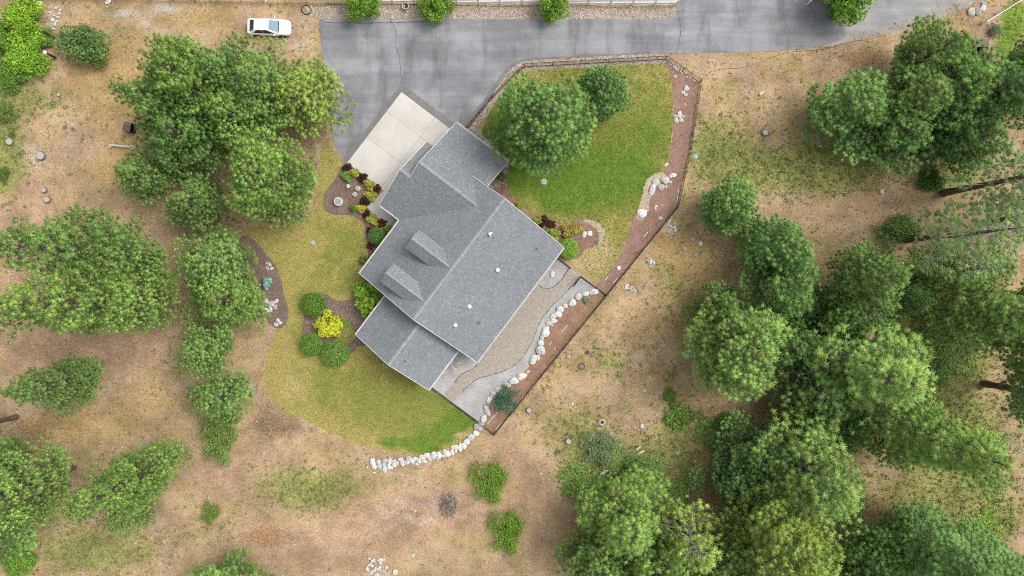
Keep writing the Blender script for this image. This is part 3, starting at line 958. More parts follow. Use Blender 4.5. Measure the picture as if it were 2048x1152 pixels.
def gable_block(a0, a1, b0, b1, along, ztop, zridge, mid, lo_cut=0.0):
    """walls of a block with gable ends; along = axis of the ridge"""
    def w(a, b, z): return L2W(a, b, z)
    if along == 'b':
        sec = [(a0, 0), (a1, 0), (a1, ztop), (mid, zridge), (a0, ztop)]
        va = [w(a, b0, z) for a, z in sec]
        vb = [w(a, b1, z) for a, z in sec]
    else:
        sec = [(b0, 0), (b1, 0), (b1, ztop), (mid, zridge), (b0, ztop)]
        va = [w(a0, b, z) for b, z in sec]
        vb = [w(a1, b, z) for b, z in sec]
    mb = MB()
    mb.add(va + vb, [(4, 3, 2, 1, 0), (5, 6, 7, 8, 9), (0, 1, 6, 5), (1, 2, 7, 6), (2, 3, 8, 7), (3, 4, 9, 8), (4, 0, 5, 9)])
    return mb.build('wall', M['siding'], HOUSE)


gable_block(A0 + .55, A1 - .55, BM0 + .5, BM1 - .45, 'b', ZE + .05, ZR - .25, AM)
gable_block(-15.0, -8.9, -0.9, 10.0, 'a', ZE + .03, ZW - .25, 4.58)
gable_block(-16.35, -14.8, -0.88, 6.5, 'a', ZE + .03, ZE + 1.8, 2.8)
gable_block(-9.8, -1.1, -13.6, -7.9, 'b', ZE + .03, ZL - .25, AL)


def dormer(b0):
    ZD, ZDE, af = 6.66, 5.82, -11.25
    hw = 1.17
    ds = (ZD - ZDE) / hw
    ah = A0 + (ZDE - ZE) / 0.5
    ar = A0 + (ZD - ZE) / 0.5
    ra = roof_slope([[(af, b0), (ar, b0), (ah, b0 + hw), (af, b0 + hw)]], ('b', 1), b0, ZD, ds, 0.1, 'dormer_roof')
    rb = roof_slope([[(af, b0 - hw), (ah, b0 - hw), (ar, b0), (af, b0)]], ('b', -1), b0, ZD, ds, 0.1, 'dormer_roof')
    ridge_cap(af, b0, ar + 0.1, b0, ZD, ra, 0.12, 0.085)
    w = 1.02
    mb = MB()
    for a in (-10.85, -7.6):
        mb.add([], [])
    sec = [(b0 - w, 4.0), (b0 + w, 4.0), (b0 + w, 5.84), (b0, 6.56), (b0 - w, 5.84)]
    va = [L2W(-10.85, b, z) for b, z in sec]
    vb = [L2W(-7.4, b, z) for b, z in sec]
    mb.add(va + vb, [(4, 3, 2, 1, 0), (5, 6, 7, 8, 9), (0, 1, 6, 5), (1, 2, 7, 6), (2, 3, 8, 7), (3, 4, 9, 8), (4, 0, 5, 9)])
    wl = mb.build('dormer_wall', M['siding'], HOUSE)
    rz = math.atan2(UV[1], UV[0])
    g = MB(); g.box(L2W(-10.87, b0, 5.35), (0.04, 1.3, 0.85), rz); win = g.build('dormer_window', M['white_trim'], HOUSE)
    g = MB(); g.box(L2W(-10.885, b0, 5.35), (0.03, 1.1, 0.68), rz); g.build('pane', M['glass'], win)
    for sg in (-1, 1):
        p, q = L2W(af - .02, b0, ZD + .01), L2W(af - .02, b0 + sg * (hw + .02), ZDE + .005)
        f = MB(); f.add([p, q, (q[0], q[1], q[2] - .16), (p[0], p[1], p[2] - .16)], [(0, 1, 2, 3)])
        f.build('dormer_fascia', M['white_trim'], HOUSE)


dormer(-2.15)
dormer(-6.5)
RZ = math.atan2(UV[1], UV[0])


def gutter(p, q, mat):
    """open trough along an eave, p and q in house coordinates"""
    pv, qv = Vector(L2W(*p, 0)), Vector(L2W(*q, 0))
    c, d = (pv + qv) / 2, qv - pv
    rz = math.atan2(d.y, d.x)
    n = Vector((-d.y, d.x, 0)).normalized()
    L = d.length
    m = MB()
    z = ZE - 0.06
    for o_, wd in ((-0.06, 0.035), (0.06, 0.035)):
        cc = c + n * o_
        m.box((cc.x, cc.y, z), (L, wd, 0.11), rz)
    g = m.build('gutter', mat, HOUSE)
    m2 = MB()
    m2.box((c.x, c.y, z - 0.045), (L - .01, 0.086, 0.02), rz)
    m2.build('gutter_floor', M['gutter_in'], g)


gutter((A1 + .075, BM0), (A1 + .075, BM1), M['cream_trim'])
gutter((A0 - .075, BM0), (A0 - .075, -1.5), M['white_trim'])
gutter((-16.7, -1.475), (-14.05, -1.475), M['white_trim'])
gutter((-15.45, 10.625), (-8.48, 10.625), M['white_trim'])
gutter((-16.75, 7.075), (-15.5, 7.075), M['white_trim'])
gutter((-10.405, -14.1), (-10.405, -8.7), M['white_trim'])
gutter((-0.495, -14.1), (-0.495, -8.7), M['white_trim'])


def rake(a0, b0, z0, a1, b1, z1, mat=None):
    p, q = Vector(L2W(a0, b0, z0)), Vector(L2W(a1, b1, z1))
    d = (q - p)
    n = Vector((-d.y, d.x, 0)).normalized() * 0.02
    m = MB()
    vv = []
    for s in (-1, 1):
        for r in (p, q):
            vv += [tuple(r + n * s + Vector((0, 0, 0.03))), tuple(r + n * s - Vector((0, 0, 0.2)))]
    m.add(vv, [(0, 2, 3, 1), (4, 5, 7, 6), (0, 4, 6, 2), (1, 3, 7, 5), (0, 1, 5, 4), (2, 6, 7, 3)])
    m.build('rake_board', mat or M['white_trim'], HOUSE)


for b in (BM0 - .021, BM1 + .021):
    rake(A0, b, ZE, AM, b, ZR)
    rake(AM, b, ZR, A1, b, ZE)
rake(-10.33, -14.121, ZE, AL, -14.121, ZL); rake(AL, -14.121, ZL, -0.57, -14.121, ZE)
rake(-15.471, 10.55, ZE, -15.471, 4.58, ZW); rake(-15.471, 2.82, ZE + 2.11, -15.471, 4.58, ZW)
rake(-16.771, -1.4, ZE, -16.771, 2.8, ZE + 2.1); rake(-16.771, 2.8, ZE + 2.1, -16.771, 7.0, ZE)
rake(-8.459, 10.55, ZE, -8.459, 6.9, ZE + 1.825)

# doors and windows under the eaves
def wall_panel(name, a, b, z, along, w, h, mat, parent, t=0.06):
    m = MB()
    rz = RZ if along == 'a' else RZ + math.pi / 2
    m.box(L2W(a, b, z), (w, t, h), rz)
    return m.build(name, mat, parent)


for b, w in ((1.0, 2.7), (4.4, 2.7)):
    d = wall_panel('garage_door', -16.36, b, 1.15, 'b', w, 2.2, M['white_trim'], HOUSE)
    for k in range(4): wall_panel('door_panel', -16.40, b, 0.33 + 0.53 * k, 'b', w - .2, 0.45, M['cream_trim'], d, 0.03)
wall_panel('front_door', -13.44, -3.2, 1.1, 'b', 1.0, 2.1, M['dark_wood'], HOUSE)
for b in (-6.6, -4.8):
    f = wall_panel('window', -13.44, b, 1.5, 'b', 1.3, 1.3, M['white_trim'], HOUSE)
    wall_panel('pane', -13.48, b, 1.5, 'b', 1.14, 1.14, M['glass'], f, 0.03)
for b in (-6.0, -2.6, 0.8, 4.2):
    f = wall_panel('window', 1.26, b, 1.3, 'b', 1.9, 1.9, M['white_trim'], HOUSE)
    wall_panel('pane', 1.30, b, 1.3, 'b', 1.7, 1.7, M['glass'], f, 0.03)
for a in (-7.5, -3.4):
    f = wall_panel('window', a, -13.61, 1.4, 'a', 1.6, 1.3, M['white_trim'], HOUSE)
    wall_panel('pane', a, -13.65, 1.4, 'a', 1.44, 1.14, M['glass'], f, 0.03)


def roof_at(px, py, which):
    """solve for the roof height under a pixel"""
    z = 4.5
    for _ in range(20):
        x, y, _z = P(px, py, z)
        a = x * UV[0] + y * UV[1]
        b = x * VV[0] + y * VV[1]
        z = {'SE': ZR - 0.5 * (a - AM), 'NW': ZR + 0.5 * (a - AM), 'LSE': ZL - 0.5 * (a - AL)}[which]
    return P(px, py, z)


for px_, py_ in ((995.5, 540), (939, 613), (911, 650.5)):
    x, y, z = roof_at(px_, py_, 'SE')
    m = MB()
    m.lathe([(0.13, -0.06), (0.13, 0.10), (0.21, 0.11), (0.22, 0.17), (0.18, 0.21), (0.08, 0.23)], (x, y, z), 14)
    m.build('roof_vent', M['vent'], HOUSE, True)
x, y, z = roof_at(980, 468, 'SE')
m = MB()
m.lathe([(0.09, -0.1), (0.09, 0.3), (0.16, 0.31), (0.16, 0.36), (0.05, 0.42)], (x, y, z), 10)
m.box((x + .12, y + .06, z + .1), (0.2, 0.16, 0.3), 0.4)
m.box((x + .02, y - .16, z + .06), (0.14, 0.2, 0.22), 0.9)
m.build('flue_cap', M['vent'], HOUSE)
for px_, py_, w_ in ((1074, 498, 'SE'), (958, 645, 'SE'), (811, 722, 'LSE')):
    x, y, z = roof_at(px_, py_, w_)
    m = MB(); m.tube([(x, y, z - .1), (x, y, z + .28)], 0.06, 8); m.build('vent_pipe', M['black_metal'], HOUSE)

# ------------------------------------------------------------------ fences
def rail_fence(name, label, pts, post_gap, height, rails, mat, post_w=0.127):
    t = thing(name, label, 'fence')
    for i in range(len(pts) - 1):
        p, q = Vector(P(*pts[i])), Vector(P(*pts[i + 1]))
        d = q - p
        rz = math.atan2(d.y, d.x)
        n = max(1, round(d.length / post_gap))
        for k in range(n + (i == len(pts) - 2)):
            c = p + d * (k / n)
            m = MB()
            m.box((c.x, c.y, height / 2), (post_w, post_w, height), rz)
            m.add([(c.x + sx * post_w * .62 * math.cos(rz) - sy * post_w * .62 * math.sin(rz), c.y + sx * post_w * .62 * math.sin(rz) + sy * post_w * .62 * math.cos(rz), height + .01)
                   for sx, sy in ((-1, -1), (1, -1), (1, 1), (-1, 1))] + [(c.x, c.y, height + .09)], [(0, 1, 4), (1, 2, 4), (2, 3, 4), (3, 0, 4), (3, 2, 1, 0)])
            m.build('fence_post', mat, t)
            if k < n:
                e = p + d * ((k + 1) / n)
                mid = (c + e) / 2
                for h in rails:
                    r = MB()
                    r.box((mid.x, mid.y, h), ((e - c).length - post_w * .9, 0.06, 0.20), rz)
                    r.build('fence_rail', mat, t)
    return t


rail_fence('rail_fence', 'long white vinyl rail fence beside the river rock strip', [(-60, -8), (530, 2.5), (1000, 8), (1353, 10)], 2.44, 1.42, (0.50, 0.86, 1.22), M['vinyl'])
rail_fence('rail_fence', 'white rail fence at the bright green verge past the wooden shelter', [(1962, 50), (2049, -4), (2110, -44)], 2.44, 1.1, (0.32, 0.68, 1.02), M['vinyl'])
rail_fence('rail_fence', 'short white rail fence end under the drooping maple', [(1614, 9), (1640, -14), (1690, -50)], 2.44, 1.1, (0.32, 0.68, 1.02), M['vinyl'])


def chain_fence(label, pts, height=1.2, gap=3.0, name='chain_link_fence'):
    t = thing(name, label, 'fence')
    for i in range(len(pts) - 1):
        p, q = Vector(P(*pts[i])), Vector(P(*pts[i + 1]))
        d = q - p
        L = d.length
        dn = d / L
        n = max(1, round(L / gap))
        for k in range(n + (i == len(pts) - 2)):
            c = p + d * (k / n)
            m = MB(); m.tube([(c.x, c.y, 0), (c.x, c.y, height + .05)], 0.035 if k else 0.045, 8)
            m.build('fence_post', M['black_metal'], t)
        for h in (height, 0.1):
            m = MB(); m.tube([(p.x, p.y, h), (q.x, q.y, h)], 0.024, 6); m.build('fence_rail', M['black_metal'], t)
        # woven wire
        vv = []
        pitch = 0.16
        w = 0.004
        nw = int((L + height) / pitch)
        for sg in (1, -1):
            for k in range(nw):
                s0 = -height + k * pitch if sg > 0 else k * pitch
                pts2 = []
                for s, h in ((s0, 0.05), (s0 + sg * (height - .05), height)):
                    pts2.append([s, h])
                (s1, h1), (s2, h2) = pts2
                def cl(s, h, so, ho):
                    if s < 0: r = (0 - s) / (so - s); return 0, h + (ho - h) * r
                    if s > L: r = (s - L) / (s - so); return L, h + (ho - h) * r
                    return s, h
                if (s1 < 0 and s2 < 0) or (s1 > L and s2 > L): continue
                a, b = cl(s1, h1, s2, h2), cl(s2, h2, s1, h1)
                A_, B_ = p + dn * a[0], p + dn * b[0]
                for off in ((0, 0, w), (-dn.y * w, dn.x * w, 0)):
                    vv += [(A_.x - off[0], A_.y - off[1], a[1] - off[2]), (B_.x - off[0], B_.y - off[1], b[1] - off[2]),
                           (B_.x + off[0], B_.y + off[1], b[1] + off[2]), (A_.x + off[0], A_.y + off[1], a[1] + off[2])]
        o = obj('chain_link_mesh', fast_mesh('chain_link_mesh', vv, 4, M['black_metal']), t)
        o['kind'] = 'stuff'
    return t


chain_fence('black chain link fence round the green lawn and long mulch bed', FENCE_YARD)
chain_fence('black chain link fence along the outer edge of the red mulch bed', [(1211, 591), (988, 867)])
chain_fence('black chain link fence between the patio gravel and the golden lawn', [(988, 867), (864, 775)])
chain_fence('short black chain link fence between the patio pavers and the lawn corner', [(1211, 591), (1160, 553)])
chain_fence('short black chain link fence from the gate to the roof corner', [(1140, 537), (1116, 518)])
g = chain_fence('open black chain link gate on the patio pavers', [(1159, 555), (1146, 573)], 1.15, 3.0, 'fence_gate')
g['category'] = 'gate'

# ------------------------------------------------------------------ rocks
def rock_mesh(seed, flat=0.7):
    r = np.random.default_rng(seed)
    bm = bmesh.new()
    bmesh.ops.create_icosphere(bm, subdivisions=2, radius=1.0)
    dirs = r.normal(size=(7, 3)); dirs /= np.linalg.norm(dirs, axis=1)[:, None]
    lim = r.uniform(0.62, 0.9, 7)
    for v in bm.verts:
        c = np.array(v.co)
        for dd, l in zip(dirs, lim):
            k = c @ dd
            if k > l: c = c - dd * (k - l) * 0.85
        c *= 1 + 0.05 * r.normal()
        c[2] *= flat
        v.co = c
    me = bpy.data.meshes.new('boulder')
    bm.to_mesh(me); bm.free()
    me.materials.append(M['rock'])
    n = len(me.vertices)
    a = me.color_attributes.new('Col', 'FLOAT_COLOR', 'POINT')
    base = np.ones((n, 4), np.float32)
    base[:, :3] = r.uniform(0.92, 1.0, (n, 1))
    a.data.foreach_set('color', base.ravel())
    return me


ROCKS = [rock_mesh(100 + i, 0.55 + 0.05 * (i % 5)) for i in range(9)]
WHITE_ROCK = [(0.60, 0.59, 0.56), (0.53, 0.52, 0.50), (0.66, 0.65, 0.62), (0.44, 0.43, 0.41), (0.56, 0.53, 0.48), (0.50, 0.46, 0.41)]
GREY_ROCK = [(0.44, 0.42, 0.40), (0.50, 0.48, 0.46), (0.40, 0.37, 0.35), (0.55, 0.52, 0.49), (0.47, 0.42, 0.38)]
_rk = [0]


def rock(name, px, py, rx, ry, ang=None, pal=WHITE_ROCK, parent=None, zz=0.02, hfac=0.75, grow=1.05):
    """rx, ry half sizes in photograph pixels"""
    _rk[0] += 1
    i = _rk[0]
    x, y, _ = P(px, py, 0.15)
    sx, sy = rx * S0 * grow, ry * S0 * grow
    sz = min(sx, sy) * hfac
    a = ang if ang is not None else random.uniform(0, 3.14)
    o = obj(name, ROCKS[i % len(ROCKS)], parent, (x, y, zz + sz * 0.25), (random.uniform(-.15, .15), random.uniform(-.15, .15), a), (sx, sy, sz), random.choice(pal))
    return o


wall1 = thing('boulder_wall', 'curved row of big white boulders between patio gravel and red mulch', 'boulder wall')
for x_, y_, rx_, ry_, an_ in [(1187.6, 584, 9.5, 6, .25), (1171, 587, 7, 5.5, .5), (1158, 593, 7.5, 6, .6), (1145, 605, 8.5, 6.5, .5), (1131, 612, 5, 4.5, 0), (1121, 618.5, 8, 6, .4),
                              (1117, 629, 7, 6, -.6), (1107, 633, 7.5, 5, 1.0), (1107, 642, 6.5, 5, .2), (1097, 647, 6.5, 5, .6), (1092, 657, 7, 5, .4), (1092, 667, 8.5, 7.5, 0), (1084, 675, 4.5, 6, .2),
                              (1082, 686, 6, 6, 0), (1082, 701, 10, 9, .4), (1067, 720, 6, 11, -.35), (1076, 715, 4, 6, -.2), (1044, 753, 9, 6.5, .4), (1029, 762, 10, 7, .3), (1014, 770, 8.5, 6, .2),
                              (997, 779, 8, 5, .3), (986, 788, 8, 4.5, .8), (979, 799, 7, 4, 1.2), (974.5, 821.5, 6, 10.5, .35), (967.6, 838, 5.5, 8.5, -.2), (1103, 650, 3, 3, 0), (1056, 744, 4, 3, .5)]:
    rock('boulder', x_, y_, rx_, ry_, an_, WHITE_ROCK, wall1, 0.02, 0.9, 1.17)
wall2 = thing('boulder_wall', 'long curved wall of rounded white boulders below the golden lawn', 'boulder wall')
W2 = [(958, 854, 10, 8), (952, 866, 6.5, 6), (943, 875, 8, 6), (934, 883, 7, 6), (928, 892, 6, 6.5), (921, 895, 5, 8), (910, 895, 9, 6), (904, 905, 5, 5), (895, 908, 7, 6), (889, 904, 4.5, 6), (878.5, 910, 5, 6.5),
      (868, 911, 7, 7.5), (859.5, 916.5, 5, 5), (855, 911, 7.5, 5), (847, 920, 5, 6), (843, 914, 5, 5), (838, 921.5, 6, 5), (830, 918, 5, 4), (824, 923, 5.5, 5), (817.6, 916.5, 7, 5), (816, 924, 4, 5),
      (810, 926, 3, 5), (803.6, 924, 4.5, 9), (795, 927, 3.5, 4), (788, 923, 5.5, 4.5), (788, 930, 5.5, 4), (780, 923, 4.5, 6), (777, 933, 4.5, 6.5), (771, 921, 7, 4), (768, 929, 5, 4), (769, 938, 5, 7.5),
      (758.6, 933, 5.5, 5), (757, 925, 6, 5.5), (749, 934, 4.5, 5), (745, 925, 6, 8), (799, 919, 4, 3), (783, 936, 3, 3), (875, 918, 4, 3), (912, 903, 3, 3), (886, 912, 4, 3), (834, 928, 3.5, 3), (852, 924, 3, 2.5), (806, 932, 2.5, 2.5), (763, 940, 2.5, 2)]
for x_, y_, rx_, ry_ in W2: rock('boulder', x_, y_, rx_ * 1.08, ry_ * 1.08, random.uniform(-.2, .2), WHITE_ROCK, wall2, 0.02, 0.95)


def rocks_loose(label, group, lst, pal=GREY_ROCK, cat='boulder'):
    for it in lst:
        x_, y_, rx_, ry_ = it[:4]
        tag(rock('boulder', x_, y_, rx_, ry_, it[4] if len(it) > 4 else None, pal), label, cat, group)


rocks_loose('pale boulder lying against the two-rock pair beside the lower roof edge', 'pair beside the lower roof', [(906, 738, 7, 7), (914, 727, 7, 4.5, .6)], [(0.55, .50, .46), (.45, .4, .36)])
rocks_loose('single white boulder in the grey bed under the roof corner', None, [(1104, 548, 7, 5.5)], WHITE_ROCK[:1])
rocks_loose('grey boulder in the big pile on the sandy bed edge', 'big boulder pile on the bed edge', [(1312, 364, 9, 7), (1330, 360, 8.5, 8.5), (1323, 374, 7, 6.5), (1305, 380, 7, 12, -.3), (1341, 364, 4, 3), (1318, 368, 3.5, 3), (1333, 373, 4, 2.5)])
rocks_loose('smooth white boulder above the grey boulder pile in the mulch', None, [(1346, 351, 8.5, 5, .35)], WHITE_ROCK[:1])
rocks_loose('large angular white boulder at the mulch edge by the green lawn', None, [(1284, 426, 10.5, 10, .3)], [(0.72, .71, .70)])
rocks_loose('flat grey boulder half sunk in the mulch near the fence bend', None, [(1322, 437, 6, 4.5, -.2)], GREY_ROCK[:1])
rocks_loose('boulder in the upper three-rock cluster on the long mulch bed', 'upper cluster on the mulch bed', [(1373, 176, 6.5, 5.5), (1367, 184, 3.5, 4.5), (1372, 189, 4, 4)])
rocks_loose('boulder in the lower cluster on the long mulch bed', 'lower cluster on the mulch bed', [(1360, 229, 5, 8), (1351, 232, 4, 5), (1353, 240, 6, 5), (1363, 240, 5, 5, .6), (1367, 233, 3, 3.5)])
rocks_loose('small white rock lying alone on the long mulch bed', 'small white rocks on the mulch bed', [(1351, 153, 4, 3), (1371, 208, 2, 1.6), (1333, 329, 3, 5), (1313, 412, 4, 2.5), (1311, 417, 5, 3), (1325, 410, 2.5, 1.8), (1238, 536, 4, 4.5)], WHITE_ROCK)
rocks_loose('pale rock in the small heap by the dark bed edge near the golden lawn', 'rocks in the dark left bed', [(538, 529, 4, 6), (534, 536, 2.5, 5.5, .6), (543, 537, 4.5, 3, .3), (532, 526, 2, 3)], GREY_ROCK)
rocks_loose('rounded boulder in the seven-rock group on the dark bed beside the pine', 'seven-rock group on the dark bed', [(542, 608, 8, 6.5, .4), (552, 602, 4.5, 5), (550, 614, 4.5, 6, -.3), (540, 619, 5.5, 5), (531, 622, 6, 7.5), (531, 602, 6, 5.5), (523, 613, 4, 4.5)], WHITE_ROCK + GREY_ROCK)
rocks_loose('white boulder in the three-rock group at the rounded bed tip', 'three-rock group at the bed tip', [(555.5, 640.5, 4.5, 4), (559.5, 646, 4.5, 4), (551.5, 649, 4, 5)], WHITE_ROCK)
rocks_loose('white rock in the round island bed beside the reddish shrub', 'rocks in the island bed', [(1169, 469, 5.5, 6.5, -.4), (1180, 467, 5.5, 6, -.3)], WHITE_ROCK)
rocks_loose('loose rock of the open four-rock square on dry grass', 'four-rock square on dry grass', [(1386, 479, 5, 3.5, .3), (1402, 487, 4.5, 5.5), (1370, 498, 4, 6), (1392, 510.5, 5, 4.5)], [(.66, .65, .63), (.46, .38, .33), (.36, .35, .35), (.56, .55, .54)])
rocks_loose('boulder against the gravel bed corner near the white rail fence', 'boulders by the white fence corner', [(1944, 23, 9, 8), (1958, 22, 7, 9, -.5), (1968, 15, 6, 8, -.5), (1969, 7, 5, 5)], [(.5, .49, .45), (.36, .35, .35), (.44, .41, .4)])
rocks_loose('pale flat rock on the weedy grass under the right pine grove edge', 'flat rocks under the right grove', [(1685, 274, 9, 6), (1642, 292, 5, 2, -.1), (1713, 284, 5, 3), (1729, 307, 5.5, 5), (1806, 320, 2.5, 2), (1728, 335, 2.5, 2.5), (1764, 383, 6, 4)], GREY_ROCK)
rocks_loose('white rock in the line along the leafy bushes by the dirt lane', 'white rocks by the leafy bushes', [(108, 48, 4, 4), (106, 57, 3, 4), (112, 42, 4, 3), (104, 39, 4, 3), (117, 26, 3.5, 4), (119, 19, 3, 3), (114, 34, 4, 3), (110, 15, 3, 3), (98, 24, 3, 4), (78, 6, 7, 5), (116, 13, 2.5, 2.5), (107, 30, 2.5, 2.5)], WHITE_ROCK)
rocks_loose('white rock beside the long white rail fence at the dirt lane', None, [(215, 3, 8, 4)], WHITE_ROCK)
rocks_loose('small pale stone on the bare southern slope', 'stray stones on the slope', [(826, 1112, 5, 3.5), (738, 1118, 3, 3), (819, 1038, 2, 1.5), (831, 1022, 2, 1.5), (714, 1071, 2, 1.5), (748, 946, 4, 1.6, 0), (734, 935, 2, 2), (1145, 808, 3, 2.5), (790, 1145, 6, 5)], WHITE_ROCK)
rocks_loose('small white stone by the scattered stones above the southern thicket', 'stray stones above the thicket', [(1290, 782, 3, 2), (1270, 856, 3, 2), (1302, 844, 2.5, 2), (1285, 852, 6, 4), (1258, 855, 3, 2), (1082, 948, 2.5, 2), (1234, 933, 2.5, 2.2)], WHITE_ROCK)


def rock_pile(label, cx, cy, rx, ry, n, pal, smin=1.0, smax=2.6, ang=0.0):
    t = thing('rock_pile', label, 'rock pile')
    co, si = math.cos(ang), math.sin(ang)
    for k in range(n):
        r = math.sqrt(random.random()); th = random.uniform(0, 6.283)
        ex, ey = rx * r * math.cos(th), ry * r * math.sin(th)
        s = random.uniform(smin, smax)
        rock('stone', cx + ex * co - ey * si, cy + ex * si + ey * co, s, s * random.uniform(.7, 1), None, pal, t, 0.02 + 0.10 * (1 - r))


rock_pile('low heap of small white stones outside the fence nearest the gate corner', 1258, 577, 16, 8, 42, WHITE_ROCK, 1, 2.6, .6)
rock_pile('middle heap of small white stones outside the long mulch bed', 1302, 525, 13, 8, 30, WHITE_ROCK, 1, 2.4, .6)
rock_pile('heap of white stones at the fence bend by the mulch bed', 1343, 453, 10, 14, 38, WHITE_ROCK, 1, 3.0, -.3)
rock_pile('broken white rubble along the slanted fence top', 1364, 143, 36, 3, 40, WHITE_ROCK, 1, 2.4, .61)
rock_pile('faint stone scatter just outside the fence corner', 1222, 588, 7, 4, 8, GREY_ROCK, .8, 1.6)
rock_pile('grey stone heap on the bare slope below the boulder wall', 755, 1136, 22, 18, 48, WHITE_ROCK + GREY_ROCK, 1.5, 4.2)

# ------------------------------------------------------------------ conifers
def unit(v):
    return v / (np.linalg.norm(v, axis=-1, keepdims=True) + 1e-9)


def needle_tufts(rng, cen, axis, rad, col, n):
    """cen (N,3), axis (N,3), rad (N,), col (N,3): n needle blades for each tuft; returns corners, colours, normals"""
    N = len(cen)
    ax = np.repeat(axis, n, 0)
    rnd = unit(rng.normal(size=(N * n, 3)))
    d = unit(rnd + ax * rng.uniform(0.25, 0.75, (N * n, 1)))
    R_ = np.repeat(rad, n)[:, None]
    L = R_ * rng.uniform(0.78, 1.22, (N * n, 1))
    c = np.repeat(cen, n, 0)
    side = unit(np.cross(d, rng.normal(size=(N * n, 3))))
    w = R_ * rng.uniform(0.036, 0.058, (N * n, 1))
    base = c + d * L * 0.05
    mid = c + d * L * 0.62
    tip = c + d * L * 1.04
    p1, p2 = mid - side * w, mid + side * w
    nd = unit(d * 0.8 + ax * 0.35 + np.array([0, 0, 0.30]))
    geo = np.cross(p1 - base, p2 - base)
    flip = (geo * nd).sum(1) < 0
    p1[flip], p2[flip] = p2[flip].copy(), p1[flip].copy()
    v = np.stack([base, p1, tip, p2], 1)
    cc = np.repeat(col, n, 0) * rng.uniform(0.86, 1.14, (N * n, 1))
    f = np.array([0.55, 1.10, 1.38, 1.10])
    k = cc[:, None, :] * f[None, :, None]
    # dense heart of every tuft: a small faceted ball (8 kite faces)
    ring = [(1, 0, 0), (0, 1, 0), (-1, 0, 0), (0, -1, 0)]
    kv, kn, kc = [], [], []
    rc = (rad * 0.50)[:, None]
    ph = rng.uniform(0, 6.28, N)
    for q in range(4):
        a0, a1, am = ph + q * math.pi / 2, ph + (q + 1) * math.pi / 2, ph + (q + .5) * math.pi / 2
        for sg in (1, -1):
            P0 = np.stack([np.zeros(N), np.zeros(N), np.full(N, sg * 0.95)], 1)
            P1 = np.stack([np.cos(a0) * .92, np.sin(a0) * .92, np.full(N, sg * .12)], 1)
            P2 = np.stack([np.cos(am) * .98, np.sin(am) * .98, np.full(N, sg * -.05)], 1)
            P3 = np.stack([np.cos(a1) * .92, np.sin(a1) * .92, np.full(N, sg * .12)], 1)
            fc = [P0, P1, P2, P3] if sg > 0 else [P0, P3, P2, P1]
            kv.append(np.stack([cen + p_ * rc for p_ in fc], 1))
            kn.append(np.stack([unit(p_ + np.array([0, 0, .2])) for p_ in fc], 1))
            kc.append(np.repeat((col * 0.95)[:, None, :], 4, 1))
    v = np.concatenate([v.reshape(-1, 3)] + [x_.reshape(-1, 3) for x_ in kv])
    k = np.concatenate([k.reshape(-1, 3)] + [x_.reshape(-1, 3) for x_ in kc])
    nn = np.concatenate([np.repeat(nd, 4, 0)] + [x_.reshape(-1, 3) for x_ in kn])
    return v, k, nn


